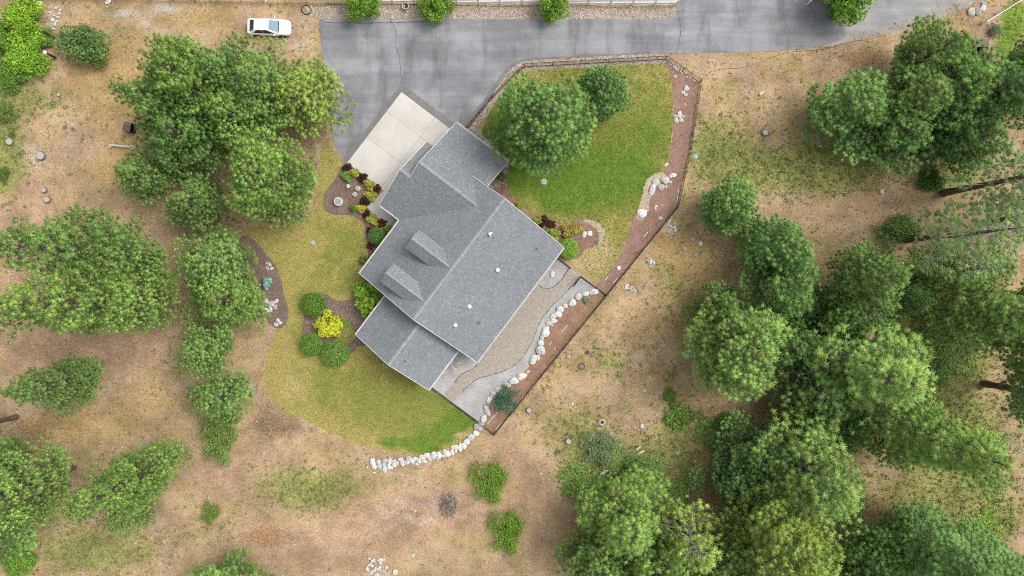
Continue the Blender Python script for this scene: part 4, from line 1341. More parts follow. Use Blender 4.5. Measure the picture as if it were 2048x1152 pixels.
def pine_variant(seed, h, R, cb=0.2, dens=3.4, tuft=0.36, up=0.22, shape=0.75, sparse=1.0, n_needle=22, dead=0.005, whorl=0.46, lob=1.0):
    rng = np.random.default_rng(seed)
    tuft *= 0.84
    tr = MB()
    r0 = 0.10 + 0.0125 * h
    bend = rng.normal(0, 0.012 * h, 2)
    zs = np.linspace(-0.15, h, 12)

    def axis_at(z):
        t = max(z, 0) / h
        return np.array([bend[0] * math.sin(t * 2.4), bend[1] * math.sin(t * 2.0), z])
    tr.tube([axis_at(z) for z in zs], [r0 * (1.25 if i == 0 else 1) * (1 - 0.93 * max(z, 0) / h) + 0.012 for i, z in enumerate(zs)], 8)
    br = MB()
    C, A, RD, CO = [], [], [], []
    cell = {}
    ph = rng.uniform(0, 6.28, 3)
    md = tuft * (1.26 if sparse == 1.0 else 1.5)
    dens *= 2.1 if sparse == 1.0 else 1.3
    n_needle = int(n_needle * 0.85)
    z = cb * h
    while z < h * 0.985:
        t = (z - cb * h) / (h * (1 - cb))
        prof = (1 - t) ** shape * (0.62 + 0.38 * min(1.0, t / 0.18))
        nb = int(rng.integers(4, 7)) if t < 0.85 else 4
        a0 = rng.uniform(0, 6.28)
        wg = rng.uniform(0.80, 1.12)
        for k in range(nb):
            if rng.random() > sparse * 0.80: continue
            az = a0 + 6.283 * k / nb + rng.normal(0, 0.28)
            lobe = 1 + lob * (0.15 * math.sin(2 * az + ph[0] + 1.2 * t) + 0.14 * math.sin(3 * az + ph[1] - 2 * t) + 0.12 * math.sin(5 * az + ph[2] + 4 * t))
            L = max(0.35, R * prof * rng.uniform(0.58, 1.20) * lobe * wg)
            out = np.array([math.cos(az), math.sin(az), 0.0])
            lat = np.array([-out[1], out[0], 0.0])
            o = axis_at(z)
            bgain = rng.uniform(0.72, 1.24)
            rise = up + 0.25 * t + rng.normal(0, 0.05) - (0.14 if t < 0.15 else 0)

            def bp(s): return o + out * L * s + np.array([0, 0, L * (rise * 0.55 * s + rise * 0.75 * s * s)])
            br.tube([bp(0.0), bp(0.5), bp(0.97)], [0.02 + 0.012 * L, 0.014 + 0.006 * L, 0.012], 4, False)
            nt_ = int(2 + L * dens * rng.uniform(0.8, 1.2))
            for q in range(nt_):
                s = 0.30 + 0.70 * math.sqrt(rng.random())
                lw = L * 0.36 * (1.15 - 0.65 * abs(s - 0.55) / 0.45) * rng.normal(0, 0.62)
                b0 = bp(max(0.08, s - 0.15))
                c = bp(s) + lat * lw + np.array([0, 0, rng.uniform(-0.15, 0.38) + 0.12 * abs(lw)])
                key = tuple(int(math.floor(w_ / md)) for w_ in c)
                hit = False
                for ix in (-1, 0, 1):
                    for iy in (-1, 0, 1):
                        for iz in (-1, 0, 1):
                            for e_ in cell.get((key[0] + ix, key[1] + iy, key[2] + iz), ()):
                                if (e_[0] - c[0]) ** 2 + (e_[1] - c[1]) ** 2 + (e_[2] - c[2]) ** 2 < md * md: hit = True
                if hit: continue
                cell.setdefault(key, []).append(c)
                br.tube([b0, c], [0.014, 0.008], 3, False)
                C.append(c)
                A.append(unit(out * rng.uniform(0.25, 0.7) + lat * np.sign(lw) * 0.25 + np.array([0, 0, rng.uniform(0.55, 1.0)])))
                RD.append(tuft * rng.uniform(0.68, 1.25) * (1 if s > 0.5 else 0.85))
                g = rng.uniform(0.90, 1.26) * bgain
                yl = rng.random()
                base = np.array([0.228, 0.360, 0.092]) if yl < 0.6 else np.array([0.250, 0.385, 0.095]) if yl < 0.86 else np.array([0.185, 0.330, 0.10])
                if rng.random() < dead: base = np.array([0.34, 0.26, 0.16])
                CO.append(base * g)
        z += whorl * rng.uniform(0.8, 1.25) * (1 if t < .8 else .7)
    # leader
    for k in range(4):
        C.append(axis_at(h) + np.array([0, 0, 0.05 + 0.16 * k]) * 1.0 + np.r_[rng.normal(0, .12, 2), 0])
        A.append(np.array([0, 0, 1.0])); RD.append(tuft); CO.append(np.array([0.23, 0.31, 0.08]))
    v, c, nn = needle_tufts(rng, np.array(C), np.array(A), np.array(RD), np.array(CO), n_needle)
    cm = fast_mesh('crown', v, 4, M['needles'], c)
    cm.normals_split_custom_set_from_vertices(nn.astype(np.float32).tolist())
    return {'trunk': mesh('trunk', tr.v, tr.f, M['bark'], smooth=True), 'branches': mesh('branches', br.v, br.f, M['twig_grey'] if sparse < 1 else M['twig']),
            'crown': cm, 'h': h, 'R': R}


PV = {
    'dense': pine_variant(15, 8.5, 3.2, 0.04, 20, 0.33, shape=0.50, n_needle=50, whorl=0.36, lob=0.5),
    'big1': pine_variant(1, 13, 5.6, 0.10, 15, 0.40, shape=0.55, whorl=0.42, lob=0.75, n_needle=56),
    'big2': pine_variant(2, 15, 5.2, 0.18, 10.6, 0.41, shape=0.60, n_needle=56),
    'mid1': pine_variant(3, 11, 4.0, 0.12, 11.9, 0.38, shape=0.62, n_needle=56),
    'mid2': pine_variant(4, 12, 4.2, 0.18, 10.6, 0.38, shape=0.68, n_needle=56),
    'mid3': pine_variant(14, 11, 4.1, 0.10, 11.9, 0.37, shape=0.58, n_needle=56),
    'small1': pine_variant(5, 8.5, 3.1, 0.08, 13.8, 0.33, shape=0.60, n_needle=56),
    'small2': pine_variant(6, 9, 3.4, 0.08, 13.8, 0.33, shape=0.62, n_needle=56),
    'tall1': pine_variant(7, 24, 4.6, 0.08, 10.0, 0.38, shape=0.58, whorl=0.50, n_needle=56),
    'tall2': pine_variant(8, 20, 4.0, 0.09, 10.0, 0.38, shape=0.58, whorl=0.48, n_needle=56),
    'tall3': pine_variant(9, 22, 4.0, 0.26, 8.8, 0.38, shape=0.58, whorl=0.52, n_needle=56),
    'thin1': pine_variant(10, 18, 4.0, 0.28, 3.7, 0.37, shape=0.52, sparse=0.8, n_needle=44, dead=0.015),
    'thin2': pine_variant(11, 13, 3.8, 0.16, 4.6, 0.37, shape=0.58, sparse=0.9, n_needle=46, dead=0.02),
}
PAL = {'mid': (1.0, 1.0, 1.0), 'bright': (1.18, 1.14, 0.98), 'light': (1.36, 1.28, 1.25), 'dark': (0.78, 0.86, 0.92), 'yellow': (1.38, 1.18, 0.95), 'blue': (0.92, 1.0, 1.15), 'pale': (1.22, 1.16, 1.4), 'deep': (0.92, 1.0, 1.0)}
_tn = [0]


def pine(var, bx, by, h, R, pal, label, group=None, name='pine_tree'):
    _tn[0] += 1
    vr = PV[var]
    x, y, _ = P(bx, by)
    rz = (_tn[0] * 2.39996) % 6.283
    t = thing(name, label, 'tree', (x, y, 0), rz, group)
    t.scale = (R / vr['R'], R / vr['R'], h / vr['h'])
    jit = [random.uniform(0.92, 1.08)] * 3
    col = tuple(c * j for c, j in zip(PAL[pal], jit))
    obj('trunk', vr['trunk'], t)
    obj('branches', vr['branches'], t)
    obj('crown', vr['crown'], t, color=col)
    return t


G_L = 'grove beside the white car'
for a in [('big1', 452, 205, 14.5, 4.6, 'bright', 'tall bright pine in the middle of the grove by the white car'),
          ('mid1', 395, 240, 14, 3.6, 'mid', 'pine leaning out towards the brown metal box from the car-side grove'),
          ('mid2', 420, 215, 12.5, 4.0, 'deep', 'deep green pine behind the one leaning to the brown box'),
          ('big2', 565, 208, 11.5, 4.4, 'mid', 'broad pine between the parked car and the spreading yellow-green pine'),
          ('mid3', 515, 258, 11, 3.6, 'bright', 'lighter pine in the grove just above the broad lawn-corner pine'),
          ('mid1', 420, 300, 11, 3.8, 'deep', 'deep green pine at the bench side of the car-side grove'),
          ('small1', 385, 330, 7, 3.0, 'mid', 'short pine at the bench end of the car-side grove'),
          ('mid2', 500, 190, 11.5, 3.4, 'deep', 'dark pine under the rear of the parked car side of the grove')]:
    pine(*a, G_L)
pine('mid2', 632, 218, 9, 4.4, 'yellow', 'spreading yellow-green pine overhanging the left asphalt edge')
pine('big1', 572, 372, 12.5, 5.4, 'bright', 'broad bright green pine standing on the lawn corner left of the planting bed')
pine('small2', 432, 420, 9, 3.3, 'mid', 'mid green pine tucked against the broad bright pine')
pine('small1', 325, 368, 8.5, 2.9, 'mid', 'small pine just below the white log bench')
pine('mid3', 465, 528, 9, 4.0, 'mid', 'round pine over the upper end of the dark rock bed')
pine('mid1', 490, 602, 8.5, 3.9, 'bright', 'pine overhanging the seven-rock group on the dark bed')
pine('small2', 440, 690, 8.5, 3.2, 'mid', 'compact pine alone between the dark bed and the bare slope')
pine('small1', 470, 783, 8, 3.3, 'mid', 'low wide pine beside the left end of the golden lawn')
pine('tall1', 335, 597, 27, 4.1, 'bright', 'very tall pine leaning its bright crown over the litter slope', 'tall pair on the left slope')
pine('tall2', 322, 517, 26, 4.0, 'mid', 'very tall pine with a sparser dull crown and orange dead tips', 'tall pair on the left slope')
pine('tall2', 200, 742, 15, 2.8, 'mid', 'slim pine on the bare left slope above the tan clearing')
pine('tall2', 345, 926, 19, 3.4, 'bright', 'slender bright pine by the pale weeds on the lower left slope')
pine('big2', 150, 935, 17, 4.0, 'light', 'pale green pine at the lower left corner thicket')
pine('mid2', 60, 905, 12, 3.4, 'deep', 'darker pine behind the pale lower left pine')
pine('thin1', 34, 834, 20, 3.2, 'mid', 'tall pine whose thick bare trunk rises from dark litter')
pine('mid3', 492, 1168, 9, 5.4, 'mid', 'wide pine at the bottom of the bare slope')
pine('big1', 1084, 268, 13, 6.0, 'deep', 'big dense pine on the green lawn beside the garage roof')
pine('dense', 1200, 206, 8.0, 3.1, 'dark', 'smaller pine against the big lawn pine inside the fence')
G_R = 'grove beside the wooden shelter'
for a in [('mid3', 1656, 240, 9.5, 4.6, 'deep', 'outermost pine of the shelter grove over the weedy grass'),
          ('mid1', 1808, 140, 11, 4.0, 'mid', 'pine of the shelter grove next to the gravel verge'),
          ('mid2', 1835, 215, 12, 4.2, 'deep', 'deep green pine in the centre of the shelter grove'),
          ('big2', 1762, 232, 11, 4.4, 'mid', 'broad pine beside the outermost one of the shelter grove'),
          ('mid1', 1755, 276, 8, 4.2, 'dark', 'dark low pine over the flat rocks of the shelter grove'),
          ('big2', 1905, 225, 13, 4.4, 'blue', 'bluish broad pine below the wooden shelter'),
          ('mid2', 1965, 200, 12, 3.4, 'deep', 'slim deep green pine past the bluish one by the shelter'),
          ('small2', 1850, 285, 7, 3.4, 'dark', 'short dark pine above the cream flowered shrub')]:
    pine(*a, G_R)
pine('thin1', 1886, 386, 25, 4.6, 'pale', 'tall thin pine with a long bare dark trunk beside the clipped dark bush')
pine('dense', 1438, 424, 8.0, 3.3, 'deep', 'round young pine standing alone on the dry grass')
pine('dense', 1512, 500, 11, 3.8, 'dark', 'dark pine at the upper tip of the middle grove')
pine('mid1', 1528, 580, 12, 4.2, 'deep', 'dense green pine in the middle grove below the dark one')
pine('small2', 1420, 622, 8, 3.1, 'mid', 'low green pine tucked under the broad pale pine')
pine('big1', 1440, 690, 13, 5.9, 'light', 'broad pale green pine with rounded needle tufts at the dry grass edge')
pine('mid2', 1675, 558, 13, 3.9, 'mid', 'open pine with tan litter round it in the middle of the right woods')
pine('thin1', 1815, 478, 19, 4.8, 'pale', 'sparse grey-green pine with pale bare branches')
pine('tall2', 1880, 625, 15, 4.0, 'light', 'pale yellow-green pine right of the pink litter patch')
pine('tall3', 1965, 684, 22, 3.8, 'light', 'tall pine with dark trunk past the pale yellow-green one')
pine('tall3', 2003, 586, 22, 3.4, 'mid', 'tall pine with thick dark trunk past the orange litter')
pine('tall2', 1655, 738, 17, 5.6, 'light', 'tall light green pine between the pink litter and the long bright pine')
pine('mid2', 1600, 800, 9, 4.0, 'dark', 'short dark pine hidden under the pale ones')
pine('mid1', 1535, 690, 9, 3.6, 'dark', 'dark low pine between the broad pale pine and the middle grove')
pine('tall1', 1735, 832, 22, 4.6, 'bright', 'long bright green pine reaching over the tan clearing')
pine('big2', 1556, 905, 16, 6.0, 'light', 'very broad light green pine in the lower thicket')
pine('big1', 1510, 1020, 15, 6.0, 'yellow', 'broad yellow-green pine in the lower thicket with brown tips')
pine('mid3', 1480, 885, 9, 3.8, 'dark', 'dark green pine above the yellow-green broad pine')
pine('mid1', 1440, 950, 8, 3.0, 'dark', 'small dark pine by the orange litter strip')
pine('tall2', 1225, 1005, 14, 4.4, 'bright', 'bright pine at the thicket below the cut logs')
pine('thin2', 1345, 1030, 14, 4.4, 'yellow', 'thin yellowish pine showing many bare twigs')
pine('big2', 1420, 1100, 12, 4.6, 'mid', 'mid green pine at the bottom of the lower thicket')
pine('mid3', 1190, 1090, 9, 4.0, 'mid', 'low pine on the left edge of the lower thicket')
pine('tall1', 1785, 1062, 18, 5.0, 'blue', 'bluish green pine with dark trunk below the tan clearing')
pine('mid2', 1700, 1090, 10, 4.0, 'deep', 'deep green pine under the bluish one')
pine('tall3', 1968, 767, 20, 4.0, 'pale', 'thin pale pine rising past the weedy clearing')
pine('small2', 1770, 602, 9, 2.0, 'dark', 'young slim pine with a bare dark stem beside the pink litter')
pine('mid1', 2010, 150, 11, 3.2, 'dark', 'dark pine on the dry bank past the bright verge')
pine('thin2', 1690, 660, 9, 3.4, 'deep', 'thin understory pine above the tall light green pine')

pine('mid1', 1290, 1095, 12, 4.4, 'bright', 'bright pine beside the thin yellowish one')
pine('mid2', 1345, 1150, 11, 4.2, 'mid', 'mid green pine below the thin yellowish one')
pine('tall1', 1890, 1100, 16, 5.0, 'blue', 'second bluish pine leaning past the bright weed patch')
pine('mid2', 1985, 1145, 10, 4.4, 'deep', 'deep green pine past the second bluish one')
pine('mid3', 1640, 625, 8, 3.4, 'deep', 'low deep green pine beside the open middle pine')
pine('thin2', 1590, 765, 10, 4.2, 'deep', 'thin dark pine beside the tall light green one')
pine('thin1', 1975, 445, 15, 4.0, 'pale', 'pale pine behind the sparse grey-green one')
pine('thin2', 1925, 540, 8, 3.4, 'pale', 'low pale pine above the yellow-green one')
pine('mid3', 35, 1030, 11, 4.6, 'mid', 'mid green pine at the foot of the lower left thicket')
pine('mid1', -10, 960, 12, 4.6, 'mid', 'pine half hidden behind the lower left thicket')
pine('small2', 1680, 1150, 9, 3.8, 'mid', 'small pine at the bottom between broad pines')
pine('small1', 1745, 690, 6, 2.8, 'deep', 'young pine at the lower side of the pink litter')
pine('small2', 1830, 560, 6, 2.6, 'mid', 'young pine above the pink litter patch')
pine('small1', 1660, 830, 7, 3.4, 'deep', 'young dark pine at the foot of the long bright pine')
pine('small2', 290, 995, 7, 3.0, 'mid', 'young pine beside the slender bright pine')
pine('mid1', 1880, 300, 9, 3.8, 'dark', 'dark pine at the lower edge of the shelter grove')

# ------------------------------------------------------------------ leafy plants
def leaf_quads(rng, cen, nrm, size, col):
    N = len(cen)
    a = unit(np.cross(nrm, rng.normal(size=(N, 3))))
    b = np.cross(nrm, a)
    s = size[:, None]
    v = np.stack([cen - a * s, cen + b * s * 0.55, cen + a * s, cen - b * s * 0.55], 1)
    c = np.repeat(col[:, None, :], 4, 1)
    return v.reshape(-1, 3), c.reshape(-1, 3)


def bush_variant(seed, n, size, lumps=0, lump_r=0.4, zflat=0.85, inner=0.55, spike=0.0, var=0.3, stems=True):
    """unit-radius plant centred over the origin, sitting on z=0"""
    rng = np.random.default_rng(seed)
    if lumps:
        ld = unit(rng.normal(size=(lumps, 3)) + np.array([0, 0, 0.35]))
        lc = ld * rng.uniform(0.35, 0.82, (lumps, 1))
        lb = rng.uniform(0.78, 1.22, lumps)
        k = rng.integers(0, lumps, n)
        d = unit(rng.normal(size=(n, 3)))
        r = lump_r * rng.uniform(0.35, 1.0, (n, 1)) ** 0.5
        cen = lc[k] + d * r
        bright = lb[k]
    else:
        d = unit(rng.normal(size=(n, 3)))
        cen = d * (inner + (1 - inner) * rng.random((n, 1)) ** 0.4)
        cen += d * 0.06 * np.sin(7 * d[:, :1] + seed) * np.cos(6 * d[:, 1:2])
        bright = np.ones(n)
    if spike:
        m = rng.random(n) < 0.2
        cen[m] *= 1 + spike * rng.random((m.sum(), 1))
    cen[:, 2] = (cen[:, 2] + 0.82) * zflat
    keep = cen[:, 2] > 0.02
    cen, d, bright = cen[keep], d[keep], bright[keep]
    nrm = unit(d * 0.8 + rng.normal(size=d.shape) * 0.6 + np.array([0, 0, 0.35]))
    sz = size * rng.uniform(0.7, 1.3, len(cen))
    g = bright * rng.uniform(1 - var, 1 + var, len(cen))
    col = np.stack([g * rng.uniform(0.85, 1.15, len(g)), g, g * rng.uniform(0.8, 1.2, len(g))], 1)
    v, c = leaf_quads(rng, cen, nrm, sz, col)
    st = MB()
    for k in range(7):
        az = rng.uniform(0, 6.28)
        e = np.array([math.cos(az) * 0.55, math.sin(az) * 0.55, zflat * rng.uniform(0.8, 1.35)])
        st.tube([(0.03 * math.cos(az), 0.03 * math.sin(az), -0.03), tuple(e * 0.5 + np.array([0, 0, .1])), tuple(e)], [0.035, 0.025, 0.01], 5, False)
    return {'leaf': fast_mesh('foliage', v, 4, M['leaves'], c), 'stem': mesh('stems', st.v, st.f, M['twig'])}


BV = {
    'ball1': bush_variant(21, 5600, 0.046, zflat=0.9, inner=0.76, var=0.36),
    'ball2': bush_variant(22, 5600, 0.048, zflat=0.85, inner=0.74, spike=0.08, var=0.38),
    'loose1': bush_variant(23, 2600, 0.085, 26, 0.33, 0.8, var=0.34),
    'loose2': bush_variant(24, 2600, 0.085, 30, 0.30, 0.8, var=0.34),
    'fluffy': bush_variant(25, 1800, 0.095, 14, 0.36, 0.75, var=0.35),
    'feather': bush_variant(26, 6500, 0.034, 46, 0.24, 0.7, spike=0.45, var=0.4),
    'tree1': bush_variant(27, 5200, 0.050, 46, 0.26, 0.85, spike=0.15, var=0.35),
    'tree2': bush_variant(28, 5200, 0.050, 40, 0.28, 0.85, spike=0.15, var=0.35),
    'cover': bush_variant(31, 1500, 0.075, 34, 0.22, 0.28, spike=0.45, var=0.45),
    'thicket': bush_variant(29, 5600, 0.045, 60, 0.24, 0.6, spike=0.15, var=0.4),
}


def bush(name, var, px, py, rpx, hm, col, label, cat='shrub', group=None, ry=None):
    if var.startswith('ball'): rpx = rpx * 1.04
    elif name != 'burgundy_shrub' and cat == 'shrub': rpx = rpx * 1.12
    r = rpx * S0
    x, y, _ = P(px, py, hm * 0.45)
    t = thing(name, label, cat, (x, y, 0.0), (px * 1.7 + py) % 6.283, group)
    r2 = (ry or rpx) * S0
    t.scale = (r, r2, hm / 1.6)
    if ry: t.rotation_euler = (0, 0, 0)
    j = random.uniform(1.25, 1.5)
    obj('foliage', BV[var]['leaf'], t, color=tuple(c * j for c in col))
    obj('stems', BV[var]['stem'], t)
    return t


BURG, YEL, YGR, GRN, BGRN, DGRN = (0.06, 0.026, 0.03), (0.42, 0.38, 0.05), (0.26, 0.29, 0.05), (0.12, 0.235, 0.035), (0.14, 0.27, 0.04), (0.07, 0.15, 0.022)
lb = 'dark burgundy shrub in the row beside the concrete pad and walkway'
for x_, y_, r_ in ((694, 335, 10), (725, 355, 11.5), (730, 402, 10.5), (734, 429, 10.5)):
    bush('burgundy_shrub', 'loose1', x_, y_, r_, 0.8, BURG, lb, 'shrub', 'burgundy row by the pad')
for x_, y_, r_ in ((753, 376, 9), (764, 447, 10), (739, 460, 7.5), (740, 491, 8)):
    bush('red_shrub', 'loose2', x_, y_, r_, 0.7, (0.11, 0.03, 0.026), 'reddish burgundy shrub along the walkway and clipped green ball', 'shrub', 'reddish shrubs by the walkway')
for x_, y_, r_ in ((708, 345, 10), (738, 369, 12), (740, 391, 12), (746, 440, 13)):
    bush('yellow_green_shrub', 'fluffy', x_, y_, r_, 0.8, (0.31, 0.33, 0.055), 'yellow-green shrub set between burgundy ones beside the pad', 'shrub', 'yellow-green row by the pad')
bush('golden_shrub', 'fluffy', 721, 417, 10, 0.8, YEL, 'golden yellow shrub next to the small green one by the walkway corner')
bush('green_shrub', 'fluffy', 693, 354, 11, 0.7, BGRN, 'bright green shrub beside the topmost burgundy shrub')
bush('green_shrub', 'loose1', 706, 417, 8, 0.6, GRN, 'small green shrub touching the golden yellow one')
bush('clipped_ball_shrub', 'ball1', 754, 472, 17, 1.6, (0.10, 0.20, 0.045), 'smooth clipped green ball against the front roof gutter')
bush('green_shrub', 'fluffy', 774, 459, 11, 1.0, (0.17, 0.22, 0.05), 'olive shrub between the clipped ball and the walkway')
bush('green_shrub', 'fluffy', 728, 521, 9, 0.9, (0.18, 0.2, 0.05), 'olive shrub half under the front eave below the red one')
bush('green_shrub', 'fluffy', 752, 502, 8, 0.8, (0.16, 0.2, 0.05), 'dull shrub half under the front eave below the clipped ball')
bush('round_shrub', 'ball2', 626, 610, 23, 1.9, (0.12, 0.23, 0.03), 'dark green rounded shrub at the top of the shrub group')
bush('golden_shrub', 'loose2', 657, 649, 28, 1.8, (0.40, 0.42, 0.035), 'bright golden shrub in the middle of the rounded shrub group')
bush('round_shrub', 'ball1', 623, 689, 22, 1.7, GRN, 'rounded green shrub on the lawn side of the golden one')
bush('round_shrub', 'ball2', 671, 707, 26, 1.7, (0.135, 0.23, 0.045), 'rounded green shrub with brownish tips at the bottom of the group')
bush('round_shrub', 'loose1', 736, 598, 34, 2.6, (0.21, 0.34, 0.045), 'large bright green shrub in the corner of the two roofs')
bush('clipped_ball_shrub', 'ball1', 1136, 497, 20, 1.6, (0.19, 0.33, 0.04), 'bright lime clipped ball at the roof corner by the lawn')
bush('flowering_shrub', 'fluffy', 1145, 460, 18, 1.2, (0.33, 0.27, 0.07), 'red and yellow-green shrub beside the island bed rocks')
for x_, y_, r_ in ((1106, 466, 13), (1073, 441, 10)):
    bush('yellow_green_shrub', 'fluffy', x_, y_, r_, 0.9, (0.22, 0.26, 0.05), 'yellow-green shrub along the lawn-side roof edge', 'shrub', 'shrubs along the lawn-side roof')
for x_, y_, r_ in ((1088, 440, 11), (1103, 449, 11), (1082, 450, 8)):
    bush('burgundy_shrub', 'loose2', x_, y_, r_, 0.7, (0.07, 0.022, 0.022), 'dark red shrub between the lawn and the main roof', 'shrub', 'dark red shrubs by the lawn')
bush('green_shrub', 'fluffy', 1037, 413, 8, 0.7, YGR, 'small yellow-green shrub peeping out from the main roof gable')
bush('green_shrub', 'fluffy', 1001, 352, 11, 0.9, GRN, 'green shrub in the nook between garage roof and main roof')
bush('blue_conifer', 'feather', 1012, 802, 27, 2.4, (0.085, 0.155, 0.095), 'bushy blue-green conifer in the red mulch bed', 'shrub')
bush('blue_spruce', 'fluffy', 534, 567, 11, 0.9, (0.21, 0.36, 0.33), 'tiny pale blue spruce in the dark rock bed', 'shrub')
bush('caged_plant', 'fluffy', 1172, 601, 7, 0.5, (0.2, 0.25, 0.15), 'small grey-green plant by the top boulders of the patio wall', 'plant')
for x_, y_, lab in ((723, 8, 'round leafy tree on the river rock left of the pale stone urn'), (872, 8, 'round leafy tree on the river rock right of the pale stone urn'), (1106, 10, 'leafy tree on the river rock alone near the fence end')):
    bush('leafy_tree', 'tree1' if x_ < 900 else 'tree2', x_, y_, 39, 3.6, (0.15, 0.26, 0.035), lab, 'tree')
bush('maple_tree', 'tree2', 1698, -26, 70, 6.0, (0.13, 0.24, 0.035), 'drooping bright maple overhanging the asphalt edge', 'tree')
bush('leafy_tree', 'tree2', 172, 92, 58, 3.4, (0.12, 0.19, 0.055), 'grey-green orchard tree standing alone on dry grass beside the dirt lane', 'tree', ry=50)
for x_, y_, r_, h_, c_ in ((40, 30, 52, 3.0, (0.20, 0.33, 0.03)), (45, 110, 55, 3.2, (0.17, 0.30, 0.03)), (-10, 70, 50, 3.0, (0.14, 0.25, 0.035)), (85, 75, 26, 1.8, (0.16, 0.26, 0.05)), (20, 145, 45, 2.0, (0.13, 0.23, 0.035))):
    bush('leafy_bush', 'thicket', x_, y_, r_, h_, c_, 'lush bright green bush in the corner thicket beside the dark posts', 'bush', 'corner thicket bushes')
for x_, y_, r_, h_ in ((10, 225, 24, 1.5), (4, 345, 18, 1.0), (24, 268, 8, .6)):
    bush('leafy_bush', 'feather', x_, y_, r_, h_, (0.13, 0.20, 0.05), 'low green bush on the bare bank near the sawn stumps', 'bush', 'bank bushes')
bush('feathery_bush', 'feather', 979, 962, 48, 2.2, (0.15, 0.24, 0.035), 'feathery green bush beside the brush heap', 'bush')
bush('feathery_bush', 'feather', 1014, 1062, 43, 2.4, (0.16, 0.26, 0.035), 'feathery green bush on the slope below its twin', 'bush', ry=52)
bush('feathery_bush', 'feather', 420, 1026, 24, 1.0, (0.17, 0.23, 0.05), 'small round green bush on the lower left slope', 'bush')
bush('feathery_bush', 'feather', 436, 878, 46, 3.0, (0.17, 0.24, 0.065), 'soft green young fir below the low wide pine', 'bush', ry=54)
bush('leafy_bush', 'cover', 1362, 838, 36, 1.6, (0.13, 0.21, 0.04), 'green bush by the pale stones above the thicket', 'bush')
bush('leafy_bush', 'thicket', 1340, 792, 18, 1.0, (0.12, 0.2, 0.035), 'small green bush just above the pale-stone bush', 'bush')
bush('leafy_bush', 'loose2', 1450, 848, 28, 1.3, (0.08, 0.16, 0.025), 'dark leafy bush under the broad pale pine', 'bush')
bush('juniper_bush', 'feather', 1200, 893, 46, 2.0, (0.17, 0.22, 0.11), 'dull grey-green juniper beside the cut logs', 'bush', ry=40)
bush('feathery_bush', 'feather', 1278, 945, 42, 2.2, (0.17, 0.27, 0.08), 'light green airy sapling between the two log heaps', 'bush')
bush('leafy_bush', 'cover', 1165, 975, 46, 1.1, (0.15, 0.23, 0.045), 'low bright bush left of the log rounds', 'bush')
bush('leafy_bush', 'cover', 1230, 985, 44, 1.2, (0.13, 0.20, 0.045), 'low green bush below the log rounds', 'bush')
bush('leafy_bush', 'loose1', 1866, 362, 27, 1.5, (0.055, 0.13, 0.02), 'dense dark green bush at the foot of the bare trunk', 'bush')
bush('leafy_bush', 'thicket', 1805, 458, 58, 2.2, (0.13, 0.20, 0.055), 'dark green spreading bush above the open middle pine', 'bush', ry=34)
bush('leafy_bush', 'thicket', 35, 1122, 46, 1.8, (0.14, 0.25, 0.04), 'bright green bush at the lower left corner', 'bush')
bush('leafy_bush', 'feather', 1992, 60, 16, 1.2, (0.17, 0.21, 0.13), 'grey-green bush on the bright verge by the white fence', 'bush')
bush('leafy_bush', 'cover', 1700, 690, 50, 1.4, (0.12, 0.18, 0.045), 'low understory bush in the right woods', 'bush')
bush('leafy_bush', 'cover', 1880, 735, 44, 0.9, (0.13, 0.2, 0.05), 'low weedy bush on the clearing of the right woods', 'bush')
bush('leafy_bush', 'cover', 1975, 1060, 50, 0.8, (0.18, 0.26, 0.045), 'low bright weed patch on the tan clearing', 'bush')
bush('flowering_shrub', 'fluffy', 1862, 312, 20, 1.0, (0.42, 0.44, 0.28), 'cream flowered shrub above the dense dark bush', 'bush')

for x_, y_, r_, h_ in ((1680, 615, 40, 1.2), (1722, 640, 34, 1.0), (1660, 690, 38, 1.2), (1850, 600, 40, .8), (1890, 665, 44, .8), (1925, 712, 36, .7), (1790, 706, 40, .8), (1840, 690, 30, .6), (1640, 600, 34, 1.0), (1610, 640, 30, 1.1),
                       (1760, 590, 30, .8), (1700, 870, 30, .7), (1640, 850, 44, 1.2), (1690, 1020, 44, 1.2), (1740, 1120, 50, 1.4), (1640, 1130, 50, 1.3), (1420, 870, 34, .9), (1990, 900, 34, .6), (1900, 500, 40, 1.0), (1850, 530, 36, .9)):
    bush('understory_bush', 'cover', x_, y_, r_ * 1.25, h_, (0.17, 0.24, 0.065), 'low patchy understory bush between the pines of the right woods', 'bush', 'understory of the right woods')
for x_, y_, r_, h_ in ((1150, 950, 30, .8), (1190, 990, 40, .9), (1255, 1000, 40, 1.0), (1300, 975, 30, .8), (1225, 925, 30, .8), (1310, 935, 26, .7), (1275, 985, 34, 1.0), (1345, 990, 34, .8), (1380, 960, 24, .6)):
    bush('understory_bush', 'cover', x_, y_, r_ * 1.25, h_, (0.18, 0.26, 0.07), 'low weedy bush round the cut logs and rosette weeds', 'bush', 'weedy bushes round the cut logs')

# pale rosette weeds
def rosette_mesh(seed):
    rng = np.random.default_rng(seed)
    vv, cc = [], []
    for k in range(16):
        az = k * 2.4 + rng.normal(0, .2)
        L = rng.uniform(0.5, 1.0)
        el = rng.uniform(0.15, 0.6)
        d = np.array([math.cos(az) * math.cos(el), math.sin(az) * math.cos(el), math.sin(el)])
        s = np.array([-math.sin(az), math.cos(az), 0]) * 0.17 * L
        m = d * L * .55
        g = rng.uniform(.8, 1.2)
        vv += [np.array([0, 0, .03]), m - s, d * L, m + s]
        cc += [np.array([1, 1, 1]) * g] * 4
    return fast_mesh('weed', np.array(vv), 4, M['leaves'], np.array(cc))


ROS = [rosette_mesh(i) for i in (1, 2, 3)]


